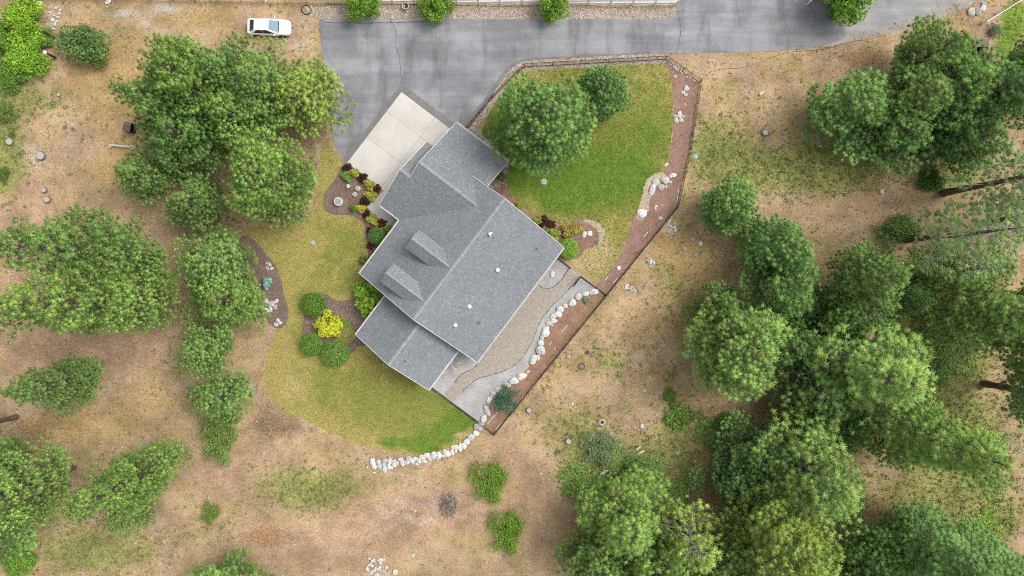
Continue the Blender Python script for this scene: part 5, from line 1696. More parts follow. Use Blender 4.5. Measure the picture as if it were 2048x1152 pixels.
def weeds(label, group, pts, col=(0.44, 0.45, 0.27), smin=5, smax=9):
    for k, (x_, y_) in enumerate(pts):
        s = random.uniform(smin, smax) * S0
        x, y, _ = P(x_, y_)
        o = obj('rosette_weed', ROS[k % 3], None, (x, y, 0.0), (0, 0, random.uniform(0, 6)), (s, s, s * .8), tuple(c * random.uniform(.85, 1.15) for c in col))
        tag(o, label, 'weed', group)


weeds('pale silvery rosette weed near the airy sapling and orange litter', 'rosettes by the orange litter',
      [(1242, 888), (1325, 884), (1305, 915), (1355, 905), (1352, 938), (1366, 934), (1380, 938), (1394, 930), (1368, 942), (1325, 958), (1330, 970), (1340, 966), (1326, 980), (1338, 985), (1350, 968), (1318, 965), (1224, 968), (1232, 862), (1242, 866), (1420, 896), (1442, 884), (1312, 1012), (1228, 858)])
weeds('pale silvery rosette weed on the lower left slope', 'rosettes on the lower left slope',
      [(375, 995), (386, 1000), (412, 994), (420, 996), (348, 1030), (356, 1062), (345, 1058), (330, 1082), (338, 1078), (290, 900), (300, 894), (312, 880), (284, 886), (225, 910), (235, 892), (222, 1118), (372, 1080)])
weeds('pale silvery rosette weed on the tan clearing of the right woods', 'rosettes on the right clearing',
      [(1812, 1012), (1818, 1004), (1880, 1016), (1925, 970), (2005, 982), (2012, 990), (1762, 912), (2025, 890), (2035, 880), (2040, 900), (1960, 1000), (2026, 878), (2042, 888)])
weeds('green weed tuft on the open bare slope', 'green weeds on the slope', [(890, 1136), (658, 1140), (64, 228), (70, 218), (130, 217), (135, 214), (130, 255), (145, 258), (50, 414), (120, 442)], (0.2, 0.27, 0.09), 4, 7)

# ------------------------------------------------------------------ ground litter and grass (nobody could count it)
def scatter(n, box, avoid):
    x = RNG.uniform(box[0], box[2], n); y = RNG.uniform(box[1], box[3], n)
    keep = np.ones(n, bool)
    for poly in avoid:
        pl = np.array(poly)
        ins = np.zeros(n, bool)
        j = len(pl) - 1
        for i in range(len(pl)):
            xi, yi = pl[i]; xj, yj = pl[j]
            c = ((yi > y) != (yj > y)) & (x < (xj - xi) * (y - yi) / (yj - yi + 1e-12) + xi)
            ins ^= c
            j = i
        keep &= ~ins
    return x[keep], y[keep]


HOUSE_PX = [(700, 670), (860, 785), (960, 850), (1215, 590), (1135, 495), (1020, 320), (914, 236), (850, 275), (750, 405), (715, 545)]
PAVED = [DRIVE, ROAD, HOUSE_PX, [(600, -20), (1360, -20), (1357, 40), (640, 40)], [(694, 326), (803, 184), (927, 278), (830, 470), (733, 414)]]
BEDS = [[(1331, 124), (1396, 167), (1377, 300), (1352, 414), (1212, 588), (1192, 572), (1234, 521), (1268, 430), (1302, 358), (1338, 322), (1349, 230)]]


def grass_tufts(name, x, y, size, col, z, blades=6):
    N = len(x)
    k = S0
    cx, cy = (x - 1024) * k, (576 - y) * k
    c = np.stack([cx, cy, np.full(N, z)], 1)
    c = np.repeat(c, blades, 0)
    az = RNG.uniform(0, 6.283, N * blades)
    el = RNG.uniform(0.35, 1.25, N * blades)
    d = np.stack([np.cos(az) * np.cos(el), np.sin(az) * np.cos(el), np.sin(el)], 1)
    L = (np.repeat(size, blades) * RNG.uniform(0.6, 1.3, N * blades))[:, None]
    s = np.stack([-np.sin(az), np.cos(az), np.zeros(N * blades)], 1) * L * 0.16
    st = c + np.c_[RNG.normal(0, .35, (N * blades, 2)), np.zeros(N * blades)] * L
    v = np.stack([st - s, st + s, st + d * L], 1).reshape(-1, 3)
    cc = np.repeat(np.repeat(col, blades, 0) * RNG.uniform(.8, 1.2, (N * blades, 1)), 3, 0)
    o = obj(name, fast_mesh(name, v, 3, M['grass'], cc))
    return tag(o, kind='stuff')


gx_, gy_ = scatter(42000, (-40, -30, 2090, 1190), PAVED + BEDS + [LAWN_L, LAWN_R])
gg = blobs(gx_, gy_, Z_GREEN) + blobs(gx_, gy_, Z_LUSH) - 0.8 * blobs(gx_, gy_, Z_NEEDLE) - blobs(gx_, gy_, Z_GRAVEL)
pg = np.clip(0.16 + 0.9 * gg, 0.02, 1)
isg = RNG.random(len(gx_)) < pg
ml = blobs(gx_, gy_, Z_NEEDLE)
keep = isg | (RNG.random(len(gx_)) < 0.55 * (1 - ml))
gx_, gy_, isg = gx_[keep], gy_[keep], isg[keep]
gcol = np.where(isg[:, None], np.array([0.22, 0.25, 0.075]), np.array([0.42, 0.32, 0.165])) * RNG.uniform(.6, 1.25, (len(gx_), 1))
o = grass_tufts('dry_grass', gx_, gy_, np.where(isg, RNG.uniform(.11, .27, len(gx_)), RNG.uniform(.09, .21, len(gx_))), gcol, 0.0, 6)
tag(o, 'tufts of dry and green grass scattered over the open ground', 'grass')
ux, uy = scatter(26000, (-30, 180, 2080, 1180), PAVED + BEDS + [LAWN_L, LAWN_R])
wu = blobs(ux, uy, Z_GREEN)
ku = RNG.random(len(ux)) < np.clip(wu - .12, 0, 1) * 1.3
ux, uy = ux[ku], uy[ku]
uc = np.array([[.20, .27, .075], [.25, .30, .10], [.30, .31, .13]])[RNG.integers(0, 3, len(ux))] * RNG.uniform(.75, 1.2, (len(ux), 1))
tag(grass_tufts('undergrowth', ux, uy, RNG.uniform(.16, .40, len(ux)), uc, 0.0, 7), 'green weedy undergrowth spread between the pines', 'undergrowth')
for nm, poly, cols, lab, z_ in (('lawn_grass', LAWN_R, [(0.11, 0.19, 0.025), (0.15, 0.22, 0.035), (0.24, 0.25, 0.07)], 'short green lawn grass inside the chain link fence', 0.02),
                                ('lawn_grass', LAWN_L, [(0.33, 0.27, 0.09), (0.26, 0.24, 0.07), (0.38, 0.31, 0.13)], 'short golden lawn grass round the front of the house', 0.016)):
    bx0, bx1 = min(p[0] for p in poly), max(p[0] for p in poly)
    by0, by1 = min(p[1] for p in poly), max(p[1] for p in poly)
    lx, ly = RNG.uniform(bx0, bx1, 22000), RNG.uniform(by0, by1, 22000)
    ins = np.array([inside(a, b, poly) and not inside(a, b, HOUSE_PX) for a, b in zip(lx, ly)])
    lx, ly = lx[ins], ly[ins]
    ci = np.array(cols)[RNG.integers(0, 3, len(lx))] * RNG.uniform(.85, 1.15, (len(lx), 1))
    tag(grass_tufts(nm, lx, ly, RNG.uniform(.05, .11, len(lx)), ci, z_, 5), lab, 'grass')


def specks(name, x, y, size, col, z=0.0, flat=0.6):
    """small faceted lumps, one mesh"""
    N = len(x)
    c = np.stack([(x - 1024) * S0, (576 - y) * S0, np.full(N, z)], 1)
    az = RNG.uniform(0, 6.28, N)
    el = RNG.uniform(.6, 1.0, N)
    e1 = np.stack([np.cos(az), np.sin(az), np.zeros(N)], 1) * size[:, None]
    e2 = np.stack([-np.sin(az), np.cos(az), np.zeros(N)], 1) * (size * el)[:, None]
    top = c + np.stack([RNG.normal(0, .15, N) * size, RNG.normal(0, .15, N) * size, size * flat], 1)
    ring = [c + e1, c + (e1 * .5 + e2 * .87), c + (-e1 * .5 + e2 * .87), c - e1, c + (-e1 * .5 - e2 * .87), c + (e1 * .5 - e2 * .87)]
    tri = []
    for i in range(6):
        tri.append(np.stack([ring[i], ring[(i + 1) % 6], top], 1))
    v = np.stack(tri, 1).reshape(-1, 3)
    cc = np.repeat(col, 18, 0)
    return tag(obj(name, fast_mesh(name, v, 3, M['litter'], cc)), kind='stuff')


# pine cones and twigs
cx_, cy_ = scatter(5200, (-20, -20, 2070, 1170), PAVED + [LAWN_L, LAWN_R])
w_ = blobs(cx_, cy_, Z_NEEDLE) + .8 * blobs(cx_, cy_, Z_ORANGE) + 0.10
k_ = RNG.random(len(cx_)) < w_
cx_, cy_ = cx_[k_], cy_[k_]
tag(specks('pine_cones', cx_, cy_, RNG.uniform(.035, .075, len(cx_)), np.array([[.085, .06, .045]]) * RNG.uniform(.7, 1.7, (len(cx_), 1))), 'dark fallen pine cones scattered on the litter', 'pine cones')
px_, py_ = scatter(1500, (-20, -20, 2070, 1170), PAVED + [LAWN_L, LAWN_R])
tag(specks('pebbles', px_, py_, RNG.uniform(.03, .085, len(px_)), np.array([[.52, .46, .40]]) * RNG.uniform(.7, 1.25, (len(px_), 1))), 'pale pebbles scattered on the open ground', 'pebbles')
# river rock
def in_poly_pts(poly, n):
    b = np.array(poly)
    x = RNG.uniform(b[:, 0].min(), b[:, 0].max(), n); y = RNG.uniform(b[:, 1].min(), b[:, 1].max(), n)
    m = np.array([inside(p, q, poly) for p, q in zip(x, y)])
    return x[m], y[m]


RR1 = [(608, 13), (1000, 10), (1354, 12), (1350, 26), (1338, 35), (1322, 38), (1000, 38), (640, 38), (622, 30)]
RR2 = [(934, 256), (975, 202), (1010, 154), (1028, 134), (1050, 123), (1300, 108), (1340, 116), (1330, 125), (1060, 139), (1034, 150), (985, 208)]
for poly, n, z_, lab in ((RR1, 5200, 0.010, 'pinkish river rock along the white rail fence'), (RR2, 5600, 0.014, 'pinkish river rock between the driveway and the chain link fence')):
    x_, y_ = in_poly_pts(poly, n)
    base = np.array([[.40, .31, .24], [.46, .38, .31], [.34, .26, .20], [.52, .45, .38]])[RNG.integers(0, 4, len(x_))]
    tag(specks('river_rock', x_, y_, RNG.uniform(.045, .10, len(x_)), base * RNG.uniform(.8, 1.15, (len(x_), 1)), z_), lab, 'gravel')
# bark chips on the beds
BED_POLYS = [[(1333, 128), (1394, 168), (1375, 300), (1350, 412), (1212, 584), (1196, 572), (1236, 522), (1252, 492), (1271, 430), (1304, 360), (1340, 322), (1350, 230), (1344, 160)],
             [(1200, 590), (1160, 598), (1124, 626), (1100, 660), (1088, 695), (1070, 725), (1040, 765), (1003, 790), (975, 848), (988, 862), (1100, 725), (1206, 592)],
             [(500, 478), (530, 505), (551, 530), (562, 560), (575, 625), (570, 646), (554, 655), (524, 630), (480, 600), (476, 510)],
             [(690, 330), (651, 384), (647, 405), (653, 421), (668, 428), (700, 430), (722, 441), (735, 500), (735, 560), (760, 520), (790, 460), (738, 412), (760, 376), (715, 335)],
             [(612, 590), (652, 590), (682, 604), (716, 590), (745, 600), (720, 690), (672, 718), (612, 698)]]
for poly, n, lab, cols in zip(BED_POLYS, (4200, 2600, 1500, 1700, 1500),
                        ('loose bark chips on the long mulch bed by the fence', 'loose bark chips on the red mulch bed below the patio wall', 'loose bark chips on the dark rock bed', 'loose bark chips on the bed beside the concrete pad', 'loose bark chips round the rounded shrubs'),
                        ([.30, .185, .14], [.29, .165, .11], [.19, .14, .12], [.23, .165, .145], [.26, .19, .165])):
    x_, y_ = in_poly_pts(poly, n)
    tag(specks('bark_chips', x_, y_, RNG.uniform(.03, .075, len(x_)), np.array([cols]) * RNG.uniform(.45, 1.6, (len(x_), 1)), 0.028, 0.35), lab, 'bark chips')

# ------------------------------------------------------------------ car
def build_car():
    x, y, _ = P(537.5, 54, 0.7)
    t = thing('parked_car', 'white sedan with dark windows parked on the dirt lane', 'car', (x, y, 0), math.radians(-1.5))
    st = [(-2.38, .66, .40, .70), (-2.30, .80, .30, .88), (-2.05, .87, .22, .95), (-1.6, .89, .20, .97), (-.9, .905, .20, .95), (0.0, .91, .20, .93), (.7, .905, .20, .92), (1.2, .90, .20, .90),
          (1.6, .885, .20, .86), (1.95, .85, .22, .80), (2.2, .77, .26, .73), (2.34, .62, .32, .64), (2.40, .40, .38, .56)]
    ring = []
    for sx, hw, zb, zt in st:
        half = [(hw * .88, zb), (hw, zb + (zt - zb) * .28), (hw * 1.0, zb + (zt - zb) * .62), (hw * .965, zt - .06), (hw * .86, zt), (hw * .45, zt + .035), (0, zt + .045)]
        ring.append([(sx, -a, b) for a, b in half] + [(sx, a, b) for a, b in half[-2::-1]])
    n = len(ring[0])
    vv = [p for r in ring for p in r]
    ff = []
    for i in range(len(ring) - 1):
        for k in range(n - 1): ff.append((i * n + k, (i + 1) * n + k, (i + 1) * n + k + 1, i * n + k + 1))
        ff.append((i * n + n - 1, (i + 1) * n + n - 1, (i + 1) * n, i * n))
    ff.append(tuple(range(n))); ff.append(tuple(reversed(range((len(ring) - 1) * n, len(ring) * n))))
    obj('body', mesh('body', vv, ff, M['car_paint'], smooth=True), t)
    # cabin: curved roof on slanted pillars
    base = [(-1.98, .70, .95), (-1.80, .80, .94), (.85, .80, .90), (1.16, .68, .91)]
    roof = [(-1.42, .56, 1.36), (-1.15, .60, 1.42), (-.10, .60, 1.44), (.16, .56, 1.39)]

    def ringpts(r, k=1.0): return [(a, -b * k, c) for a, b, c in r] + [(a, b * k, c) for a, b, c in reversed(r)]
    rb, rt = ringpts(base), ringpts(roof)
    cap = [(-1.2, 0, 1.46), (-.1, 0, 1.475)]
    vv = rb + rt + cap
    ff = [(i, (i + 1) % 8, 8 + (i + 1) % 8, 8 + i) for i in range(8)]
    ff += [(8, 9, 16), (9, 10, 17, 16), (10, 11, 17), (12, 13, 17), (13, 14, 16, 17), (14, 15, 16), (15, 8, 16), (11, 12, 17)]
    obj('cabin', mesh('cabin', vv, ff, M['car_paint']), t)

    def lerp(p, q, k): return tuple(a + (b - a) * k for a, b in zip(p, q))

    def pane(name, a, b, c, d, mat, out, m=(.06, .06, .08, .04)):
        """a,b bottom corners, c,d top corners; inset and moved out"""
        l, r, bo, to = m
        q = [lerp(lerp(a, b, l), lerp(d, c, l), bo), lerp(lerp(a, b, 1 - r), lerp(d, c, 1 - r), bo), lerp(lerp(a, b, 1 - r), lerp(d, c, 1 - r), 1 - to), lerp(lerp(a, b, l), lerp(d, c, l), 1 - to)]
        q = [tuple(v + o for v, o in zip(p, out)) for p in q]
        th = [tuple(v - o * 1.6 for v, o in zip(p, out)) for p in q]
        obj(name, mesh(name, q + th, [(0, 1, 2, 3), (7, 6, 5, 4), (0, 4, 5, 1), (1, 5, 6, 2), (2, 6, 7, 3), (3, 7, 4, 0)], mat), t)
    pane('windshield', (1.16, -.68, .91), (1.16, .68, .91), (.16, .56, 1.39), (.16, -.56, 1.39), M['windshield'], (.012, 0, .024), (.03, .03, .03, .03))
    pane('rear_window', (-1.98, .70, .95), (-1.98, -.70, .95), (-1.42, -.56, 1.36), (-1.42, .56, 1.36), M['car_glass'], (-.012, 0, .024), (.05, .05, .05, .05))
    for s in (-1, 1):
        lo = lambda xx: lerp((-1.80, .80 * s, .94), (.85, .80 * s, .90), (xx + 1.80) / 2.65)
        hi = lambda xx: lerp((-1.15, .60 * s, 1.42), (-.10, .60 * s, 1.44), (xx + 1.15) / 1.05)
        for x0, x1, u0, u1, nm in ((-1.55, -.52, -1.10, -.58, 'rear_side_window'), (-.46, .72, -.52, -.06, 'front_side_window')):
            a, b, c, d = lo(x0), lo(x1), hi(u1), hi(u0)
            if s > 0: a, b, c, d = b, a, d, c
            pane(nm, a, b, c, d, M['car_glass'], (0, .02 * s, .008), (.01, .01, .05, .10))
        m = MB(); m.box((.72, .99 * s, .96), (.10, .18, .12)); m.build('mirror', M['car_paint'], t)
        m = MB(); m.add([(2.0, .80 * s, .70), (2.27, .62 * s, .66), (2.20, .58 * s, .75), (1.95, .74 * s, .80), (2.02, .835 * s, .62), (2.30, .66 * s, .58)],
                        [(0, 1, 2, 3), (4, 5, 1, 0), (4, 0, 3), (5, 2, 1), (4, 3, 2, 5)]); m.build('headlight', M['lamp'], t)
        m = MB(); m.box((-2.32, .60 * s, .74), (.10, .28, .16), -.35 * s); m.build('tail_light', M['tail'], t)
        for wx in (-1.38, 1.45):
            m = MB()
            y0, y1 = (.70 * s, .925 * s)
            prof = []
            w = MB()
            w.tube([(wx, y0, .325), (wx, y1 - .02 * s, .325), (wx, y1, .325)], [.325, .325, .30], 20)
            ty = w.build('wheel', M['tyre'], t)
            w = MB(); w.tube([(wx, y1 - .05 * s, .325), (wx, y1 + .006 * s, .325)], [.21, .20], 16); w.build('rim', M['rim'], ty)
            w = MB(); w.tube([(wx, .80 * s, .34), (wx, .912 * s, .34)], [.375, .375], 20); w.build('wheel_arch', M['tyre'], t)
    m = MB(); m.tube([(1.02, -.72, .945), (1.16, -.5, .965), (1.20, 0, .972), (1.16, .5, .965), (1.02, .72, .945)], .035, 6); m.build('cowl', M['tyre'], t)
    m = MB(); m.tube([(-1.98, -.62, .99), (-2.03, 0, 1.005), (-1.98, .62, .99)], .014, 5); m.build('boot_seam', M['tyre'], t)
    for k in (-1, 1):
        m = MB(); m.box((-.45, .912 * k, .78), (.16, .02, .03)); m.build('door_handle', M['car_paint'], t)


build_car()

# ------------------------------------------------------------------ small things
def post(px, py, h, label, white):
    x, y, _ = P(px, py)
    t = thing('wooden_post', label, 'post', (x, y, 0), 0.4)
    m = MB(); m.box((0, 0, h / 2 - .05), (.16, .16, h + .1)); m.add([(-.10, -.10, h), (.10, -.10, h), (.10, .10, h), (-.10, .10, h), (0, 0, h + .08)], [(0, 1, 4), (1, 2, 4), (2, 3, 4), (3, 0, 4), (3, 2, 1, 0)])
    m.build('shaft', M['dark_wood'], t)
    if white:
        m = MB(); m.box((0, 0, h + .15), (.22, .34, .22)); m.box((.12, .1, h + .10), (.1, .12, .14), .5); m.build('cap_box', M['vinyl'], t)


post(109, 76, 1.9, 'dark wooden post with a bare top beside the leafy thicket', False)
post(112, 116, 1.7, 'dark wooden post with a small white box on top', True)


def brown_box():
    x, y, _ = P(266, 258)
    t = thing('metal_box', 'brown ribbed metal box open at the front on dry grass', 'metal box', (x, y, 0), -0.22)
    W, D, Hh, th = 1.0, 0.85, 1.15, .04
    m = MB()
    m.box((-D / 2 + th / 2, 0, Hh / 2), (th, W, Hh)); m.box((0, -W / 2 + th / 2, Hh / 2), (D - 2 * th - .004, th, Hh)); m.box((0, W / 2 - th / 2, Hh / 2), (D - 2 * th - .004, th, Hh)); m.box((0.01, 0, .03), (D - 2 * th - .02, W - 2 * th - .01, .05))
    m.build('box_shell', M['dark_wood'], t)
    m = MB()
    pr = [(-W / 2 - .03, Hh), (-W / 4, Hh + .10), (0, Hh + .13), (W / 4, Hh + .10), (W / 2 + .03, Hh)]
    vv = [(-D / 2 - .03, a, b) for a, b in pr] + [(D / 2 - .05, a, b) for a, b in pr]
    m.add(vv, [(i, i + 1, 6 + i, 5 + i)[::-1] for i in range(4)] + [(4, 3, 2, 1, 0), (5, 6, 7, 8, 9), (0, 5, 9, 4)])
    lid = m.build('lid', M['brown_metal'], t)
    for q in (-.33, -.16, .02, .18, .34):
        m = MB(); m.box((-.04, q, Hh + .13 - abs(q) * .2), (D - .06, .05, .03)); m.build('rib', M['dark_wood'] if abs(q) < .05 else M['brown_metal'], lid)
    m = MB(); m.box((.02, 0, Hh * .45), (D - .35, W - .14, .03)); m.build('dark_sheet', M['near_black'], t)  # near-black sheet: the shade inside the opening, put in as colour


brown_box()


def log_bench():
    x, y, _ = P(242.5, 292.5, .35)
    t = thing('log_bench', 'long pale grey log bench resting on two short stumps', 'bench', (x, y, 0), math.radians(-5))
    m = MB()
    m.tube([(-1.28, 0, .42), (-.6, .02, .43), (.1, -.01, .42), (.7, .01, .43), (1.28, 0, .42)], [.105, .11, .12, .115, .11], 10)
    m.build('log_seat', M['pale_wood'], t, True)
    for s in (-1, 1):
        m = MB(); m.lathe([(.20, -.03), (.19, .1), (.185, .40), (.17, .43)] if s < 0 else [(.22, -.03), (.215, .1), (.21, .40), (.19, .44)], (s * 1.20, -.06, 0), 12); m.build('stump_leg', M['pale_wood'], t)
    m = MB(); m.tube([(1.2, -.08, .44), (1.2, -.08, .546)], .07, 8); m.build('knot', M['near_black'], t)


log_bench()


def stump(px, py, rpx, label, h=.32, group=None, dark=False):
    r = rpx * S0
    x, y, _ = P(px, py, h)
    t = thing('tree_stump', label, 'stump', (x, y, 0), px % 3, group)
    m = MB(); m.lathe([(r * 1.25, -.05), (r * 1.1, h * .3), (r * 1.0, h * .95), (r * .97, h)], (0, 0, 0), 14); m.build('bark', M['stump_bark'], t)
    m = MB(); m.lathe([(r * .90, h - .02), (r * .90, h + .012), (r * .55, h + .016)], (0, 0, 0), 14); m.build('cut_face', M['cut_grey'], t)
    if dark:
        m = MB(); m.lathe([(r * 1.5, 0.0), (r * 1.4, .05), (r * 1.1, .08)], (0, 0, 0), 14); m.build('root_collar', M['stump_bark'], t)


stump(80, 311, 8.5, 'widest pale sawn stump on the bare bank')
stump(18, 283, 7, 'sawn stump beside the low green bank bush')
stump(93, 399, 6, 'small pale sawn stump on the pink bare soil')
stump(87, 380, 5, 'tiny sawn stump right beside another on the pink soil')
stump(117, 189, 3.5, 'little pale stump end in dry grass near the orchard tree', .15)
stump(1531, 265, 6, 'sawn stump with a dark ragged collar on the weedy grass', .3, None, True)
stump(1058, 821, 5, 'sawn stump just outside the fence near the blue-green conifer', .28, None, True)
stump(1137, 883, 5.5, 'sawn stump with a grey face near the juniper', .3, None, True)


def disc(name, px, py, rpx, label, cat, mat, h=.08, ring=None):
    r = rpx * S0
    x, y, _ = P(px, py, h)
    t = thing(name, label, cat, (x, y, 0))
    m = MB(); m.lathe([(r, -.03), (r, h * .8), (r * .93, h), (r * .5, h + .006)], (0, 0, 0), 20); m.build('rim' if ring else 'lid', mat, t, False)
    if ring:
        m = MB(); m.lathe([(r * .70, h), (r * .70, h + .02), (r * .35, h + .03)], (0, 0, 0), 18); m.build('centre', ring, t)
    else:
        m = MB(); m.box((0, 0, h + .012), (r * .5, .04, .02)); m.build('handle', M['grey_wood'], t)


disc('utility_lid', 1088, 363, 6, 'pale green round lid set in the green lawn', 'lid', M['cover_green'], .06)
disc('utility_lid', 1391.5, 312.5, 5, 'pale blue round lid on the weedy dry grass', 'lid', M['cover_blue'], .06)
disc('utility_lid', 626, 485, 4, 'small teal irrigation lid in the golden lawn', 'lid', M['cover_blue'], .05)
disc('birdbath', 676, 403, 9, 'large pale round stone birdbath in the planting bed', 'birdbath', M['pale_stone'], .45, M['grey_wood'])
disc('stone_planter', 715.5, 376.5, 5, 'small round stone planter nearer the yellow-green shrubs', 'planter', M['pale_stone'], .25, M['sandy'])
disc('stone_planter', 709, 388.5, 4.6, 'small round stone planter with a white ring beside its twin', 'planter', M['pale_stone'], .25, M['sandy'])
disc('drain_cover', 1163, 733, 7, 'dark round drain cover on dry grass below the patio fence', 'drain cover', M['edging'], .05, M['stump_bark'])
disc('drain_cover', 1175, 705, 5, 'small dark round cover above the larger drain cover', 'drain cover', M['stump_bark'], .12, M['edging'])
disc('drain_cover', 1138, 713, 5.5, 'pale dusty round cover beside the dark drain covers', 'drain cover', M['stump_bark'], .05, M['sandy'])
m = MB()
x, y, _ = P(697, 373)
m.box((0, 0, .12), (.28, .40, .24), .1); m.box((.22, .05, .08), (.22, .10, .10), .2)
tag(m.build('stone_ornament', M['pale_stone'], None, loc=(x, y, 0.02)), 'little block-shaped stone ornament in the planting bed', 'ornament')


def urn():
    x, y, _ = P(812, 15)
    t = thing('stone_urn', 'pale stone urn with dark inside on the river rock', 'urn', (x, y, 0))
    m = MB()
    n = 16
    prof = [(.22, -.02), (.30, .2), (.38, .42), (.40, .50), (.34, .50), (.27, .40), (.2, .30)]
    m.lathe(prof, (0, 0, 0), n); m.build('bowl', M['pale_stone'], t)
    m = MB(); m.lathe([(.29, .36), (.29, .43), (.1, .45)], (0, 0, 0), 12); m.build('soil', M['soil'], t)
    m = MB(); m.box((.10, -.46, .07), (.14, .42, .12), .55); m.build('loose_shard', M['pale_stone'], t)
    m = MB(); m.box((-.12, -.05, .47), (.12, .3, .06), .3); m.build('inner_stone', M['pale_stone'], t)


urn()


def hose(name, label, pts, r=.022, z=.03):
    p = spline(pts, False, 6)
    m = MB()
    m.tube([P(a + random.uniform(-.5, .5), b + random.uniform(-.5, .5), 0)[:2] + (z,) for a, b in p], r, 5)
    return tag(m.build(name, M['hose'], None, True), label, 'hose')


hose('irrigation_hose', 'thin black hose snaking over the dry bank to the grove', [(1396, 168), (1404, 158), (1420, 145), (1445, 138), (1480, 136), (1510, 128), (1540, 116), (1575, 105), (1620, 101), (1660, 96), (1700, 84), (1740, 78), (1770, 70)], .014)
hose('irrigation_hose', 'thin black hose lying on the river rock by the rail fence', [(625, 10), (645, 13), (670, 8), (760, 10), (830, 9), (930, 11), (1010, 13), (1150, 10), (1210, 14), (1250, 16), (1262, 10)], .016)
pts = [(613 + 9.5 * math.cos(t * .5) * (1 + .08 * math.sin(t)), 20 + 9.0 * math.sin(t * .5) * (1 + .08 * math.cos(t * 1.3))) for t in range(0, 50)]
hose('hose_coil', 'coiled black hose on the grass beside the asphalt corner', pts, .03, .05)


def shelter():
    x, y, _ = P(1943, 98)
    t = thing('wooden_shelter', 'weathered grey board shelter with a dark doorway under the pines', 'shelter', (x, y, 0), math.radians(-4))
    W, D, Hh = 1.7, 1.2, 1.5
    for s in (-1, 1):
        for k in range(5):
            m = MB(); m.box((s * W / 2, -D / 2 + .12 + k * .24, Hh / 2 - .02), (.04, .225, Hh + .04)); m.build('side_board', M['grey_wood'], t)
    for k in range(6):
        if k in (2, 3): continue
        m = MB(); m.box((-W / 2 + .15 + k * .28, -D / 2 - .03, Hh / 2 - .02), (.265, .035, Hh + .04)); m.build('front_board', M['grey_wood'], t)
    m = MB(); m.box((0, D / 2 + .03, Hh / 2), (W, .04, Hh)); m.build('back_wall', M['grey_wood'], t)
    m = MB(); m.box((0, .12, Hh + .06), (W + .1, D * .72, .06)); m.build('roof', M['stump_bark'], t)
    m = MB(); m.box((0, -.05, .1), (W - .2, D - .2, .1)); m.build('floor', M['soil'], t)


shelter()


def log(px0, py0, px1, py1, r, label, group, mat='pale_wood'):
    a, b = Vector(P(px0, py0)), Vector(P(px1, py1))
    t = thing('cut_log', label, 'log', tuple(a), 0, group)
    d = b - a
    m = MB(); m.tube([(0, 0, r * .9), (d.x, d.y, r * .95)], r, 10); m.build('trunk_section', M[mat], t)
    for q, s in ((Vector((0, 0, r * .9)), -1), (Vector((d.x, d.y, r * .95)), 1)):
        n = d.normalized() * .012 * s
        m = MB(); m.tube([tuple(q + n * .2), tuple(q + n)], r * .85, 10); m.build('cut_end', M['cut_wood'], t)


for q in ((1274, 908, 1288, 901, .12), (1272, 899, 1281, 893, .10)): log(*q, 'pale cut log by the airy sapling', 'upper cut logs')
for q in ((1201, 948, 1211, 942, .15), (1210, 942, 1221, 937, .12), (1215, 952, 1223, 944, .11)): log(*q, 'pale cut log beside the juniper foot', 'middle cut logs')
for q in ((1180, 966, 1188, 962, .16), (1181, 949, 1187, 948, .15), (1168, 958, 1172, 951, .13), (1172, 976, 1178, 974, .12)): log(*q, 'short brown log round in the low bright bush', 'lower log rounds', 'stump_bark')
log(1518, 190, 1527, 184, .14, 'pale short log lying alone on the dry bank', None)
log(1709, 879, 1719, 876, .07, 'thin pale stick log on the brown litter', None)
log(1880, 387, 1882, 390, .08, 'short dark chunk by the bare trunk foot', None, 'bark')


def fire_ring():
    t = thing('fire_ring', 'small ring of pale stones with dark centre above the juniper', 'fire ring')
    for k in range(9):
        a = k * .698
        rock('ring_stone', 1204.5 + 5 * math.cos(a), 845 + 5 * math.sin(a), 2.2, 1.7, None, WHITE_ROCK, t)
    x, y, _ = P(1204.5, 845)
    m = MB(); m.lathe([(.22, .0), (.2, .03), (.1, .035)], (x, y, 0), 10); m.build('ash', M['soil'], t)


fire_ring()


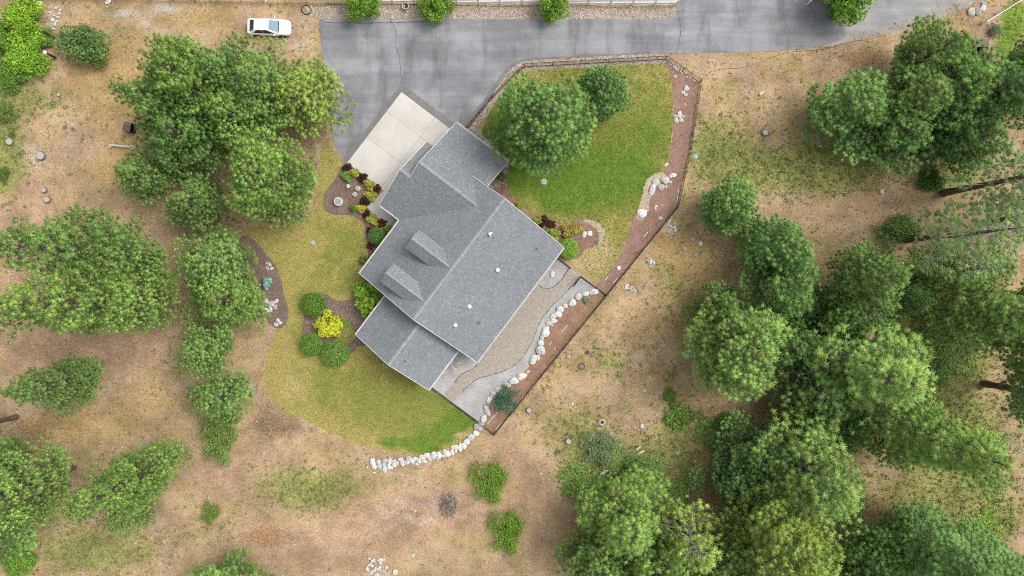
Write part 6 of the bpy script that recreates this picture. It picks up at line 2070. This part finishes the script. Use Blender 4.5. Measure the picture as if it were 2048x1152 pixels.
def brush_heap():
    x, y, _ = P(897, 1010)
    t = thing('brush_heap', 'heap of dry twigs on the bare slope beside the feathery bush', 'brush heap', (x, y, 0))
    m1, m2 = MB(), MB()
    for k in range(260):
        r = math.sqrt(random.random())
        th = random.uniform(0, 6.28)
        cx, cy = .95 * r * math.cos(th), 1.35 * r * math.sin(th)
        z = .04 + .35 * (1 - r) * random.random()
        a = random.uniform(0, 3.14); L = random.uniform(.2, .55)
        dx, dy = L * math.cos(a), L * math.sin(a)
        (m1 if k % 3 else m2).tube([(cx - dx, cy - dy, z), (cx + dx, cy + dy, z + random.uniform(-.03, .12))], .016, 4, False)
    o = m1.build('brown_twigs', M['stump_bark'], t); o['kind'] = 'stuff'
    o = m2.build('pale_twigs', M['cut_wood'], t); o['kind'] = 'stuff'


brush_heap()

# edging stakes and drip lines in the red bed
for k, (x0, y0, x1, y1) in enumerate([(975, 847, 995, 824), (991, 860, 1003, 845), (1043, 797, 1052, 786), (1123, 664, 1135, 650), (1098, 690, 1104, 682), (1108, 700, 1112, 694), (1060, 780, 1068, 770), (1353, 405, 1357, 380), (1287, 474, 1296, 464), (1226, 566, 1236, 555), (1210, 560, 1216, 553)]):
    a, b = Vector(P(x0, y0)), Vector(P(x1, y1))
    m = MB(); m.tube([(0, 0, .05), (b.x - a.x, b.y - a.y, .06)], .03, 6)
    tag(m.build('drip_pipe', M['vinyl'], None, loc=(a.x, a.y, .02)), 'thin white pipe length lying on the fenced mulch bed', 'pipe', 'white pipes on the mulch')

# stepping stones by the garage corner
for k, (x_, y_, rx_, ry_) in enumerate([(938, 259, 6, 4), (946, 263, 7, 4), (953, 270, 8, 5), (944, 272, 6, 4), (963, 279, 6, 4), (1013, 330, 6, 7), (1008, 345, 5, 6), (1003, 364, 8, 5), (994, 371, 7, 5), (990, 360, 5, 3), (1014, 318, 5, 4)]):
    x, y, _ = P(x_, y_)
    rr = np.random.default_rng(500 + k)
    n = 8
    m = MB()
    ring = [(rx_ * S0 * math.cos(6.283 * i / n) * rr.uniform(.8, 1.1), ry_ * S0 * math.sin(6.283 * i / n) * rr.uniform(.8, 1.1)) for i in range(n)]
    m.add([(a, b, -.01) for a, b in ring] + [(a, b, .06) for a, b in ring], [tuple(range(n, 2 * n))] + [(i, (i + 1) % n, n + (i + 1) % n, n + i) for i in range(n)])
    tag(m.build('flagstone', M['stone_v'], None, loc=(x, y, .026), rz=rr.uniform(-.5, .5)), 'flat grey flagstone beside the garage roof corner', 'flagstone', 'flagstones by the garage')
m = MB()
m.box((0, 0, .1), (.9, .28, .14), -.65)
x, y, _ = P(982, 372)
tag(m.build('timber_step', M['grey_wood'], None, loc=(x, y, .03)), 'short timber step in the nook between the two roofs', 'step')
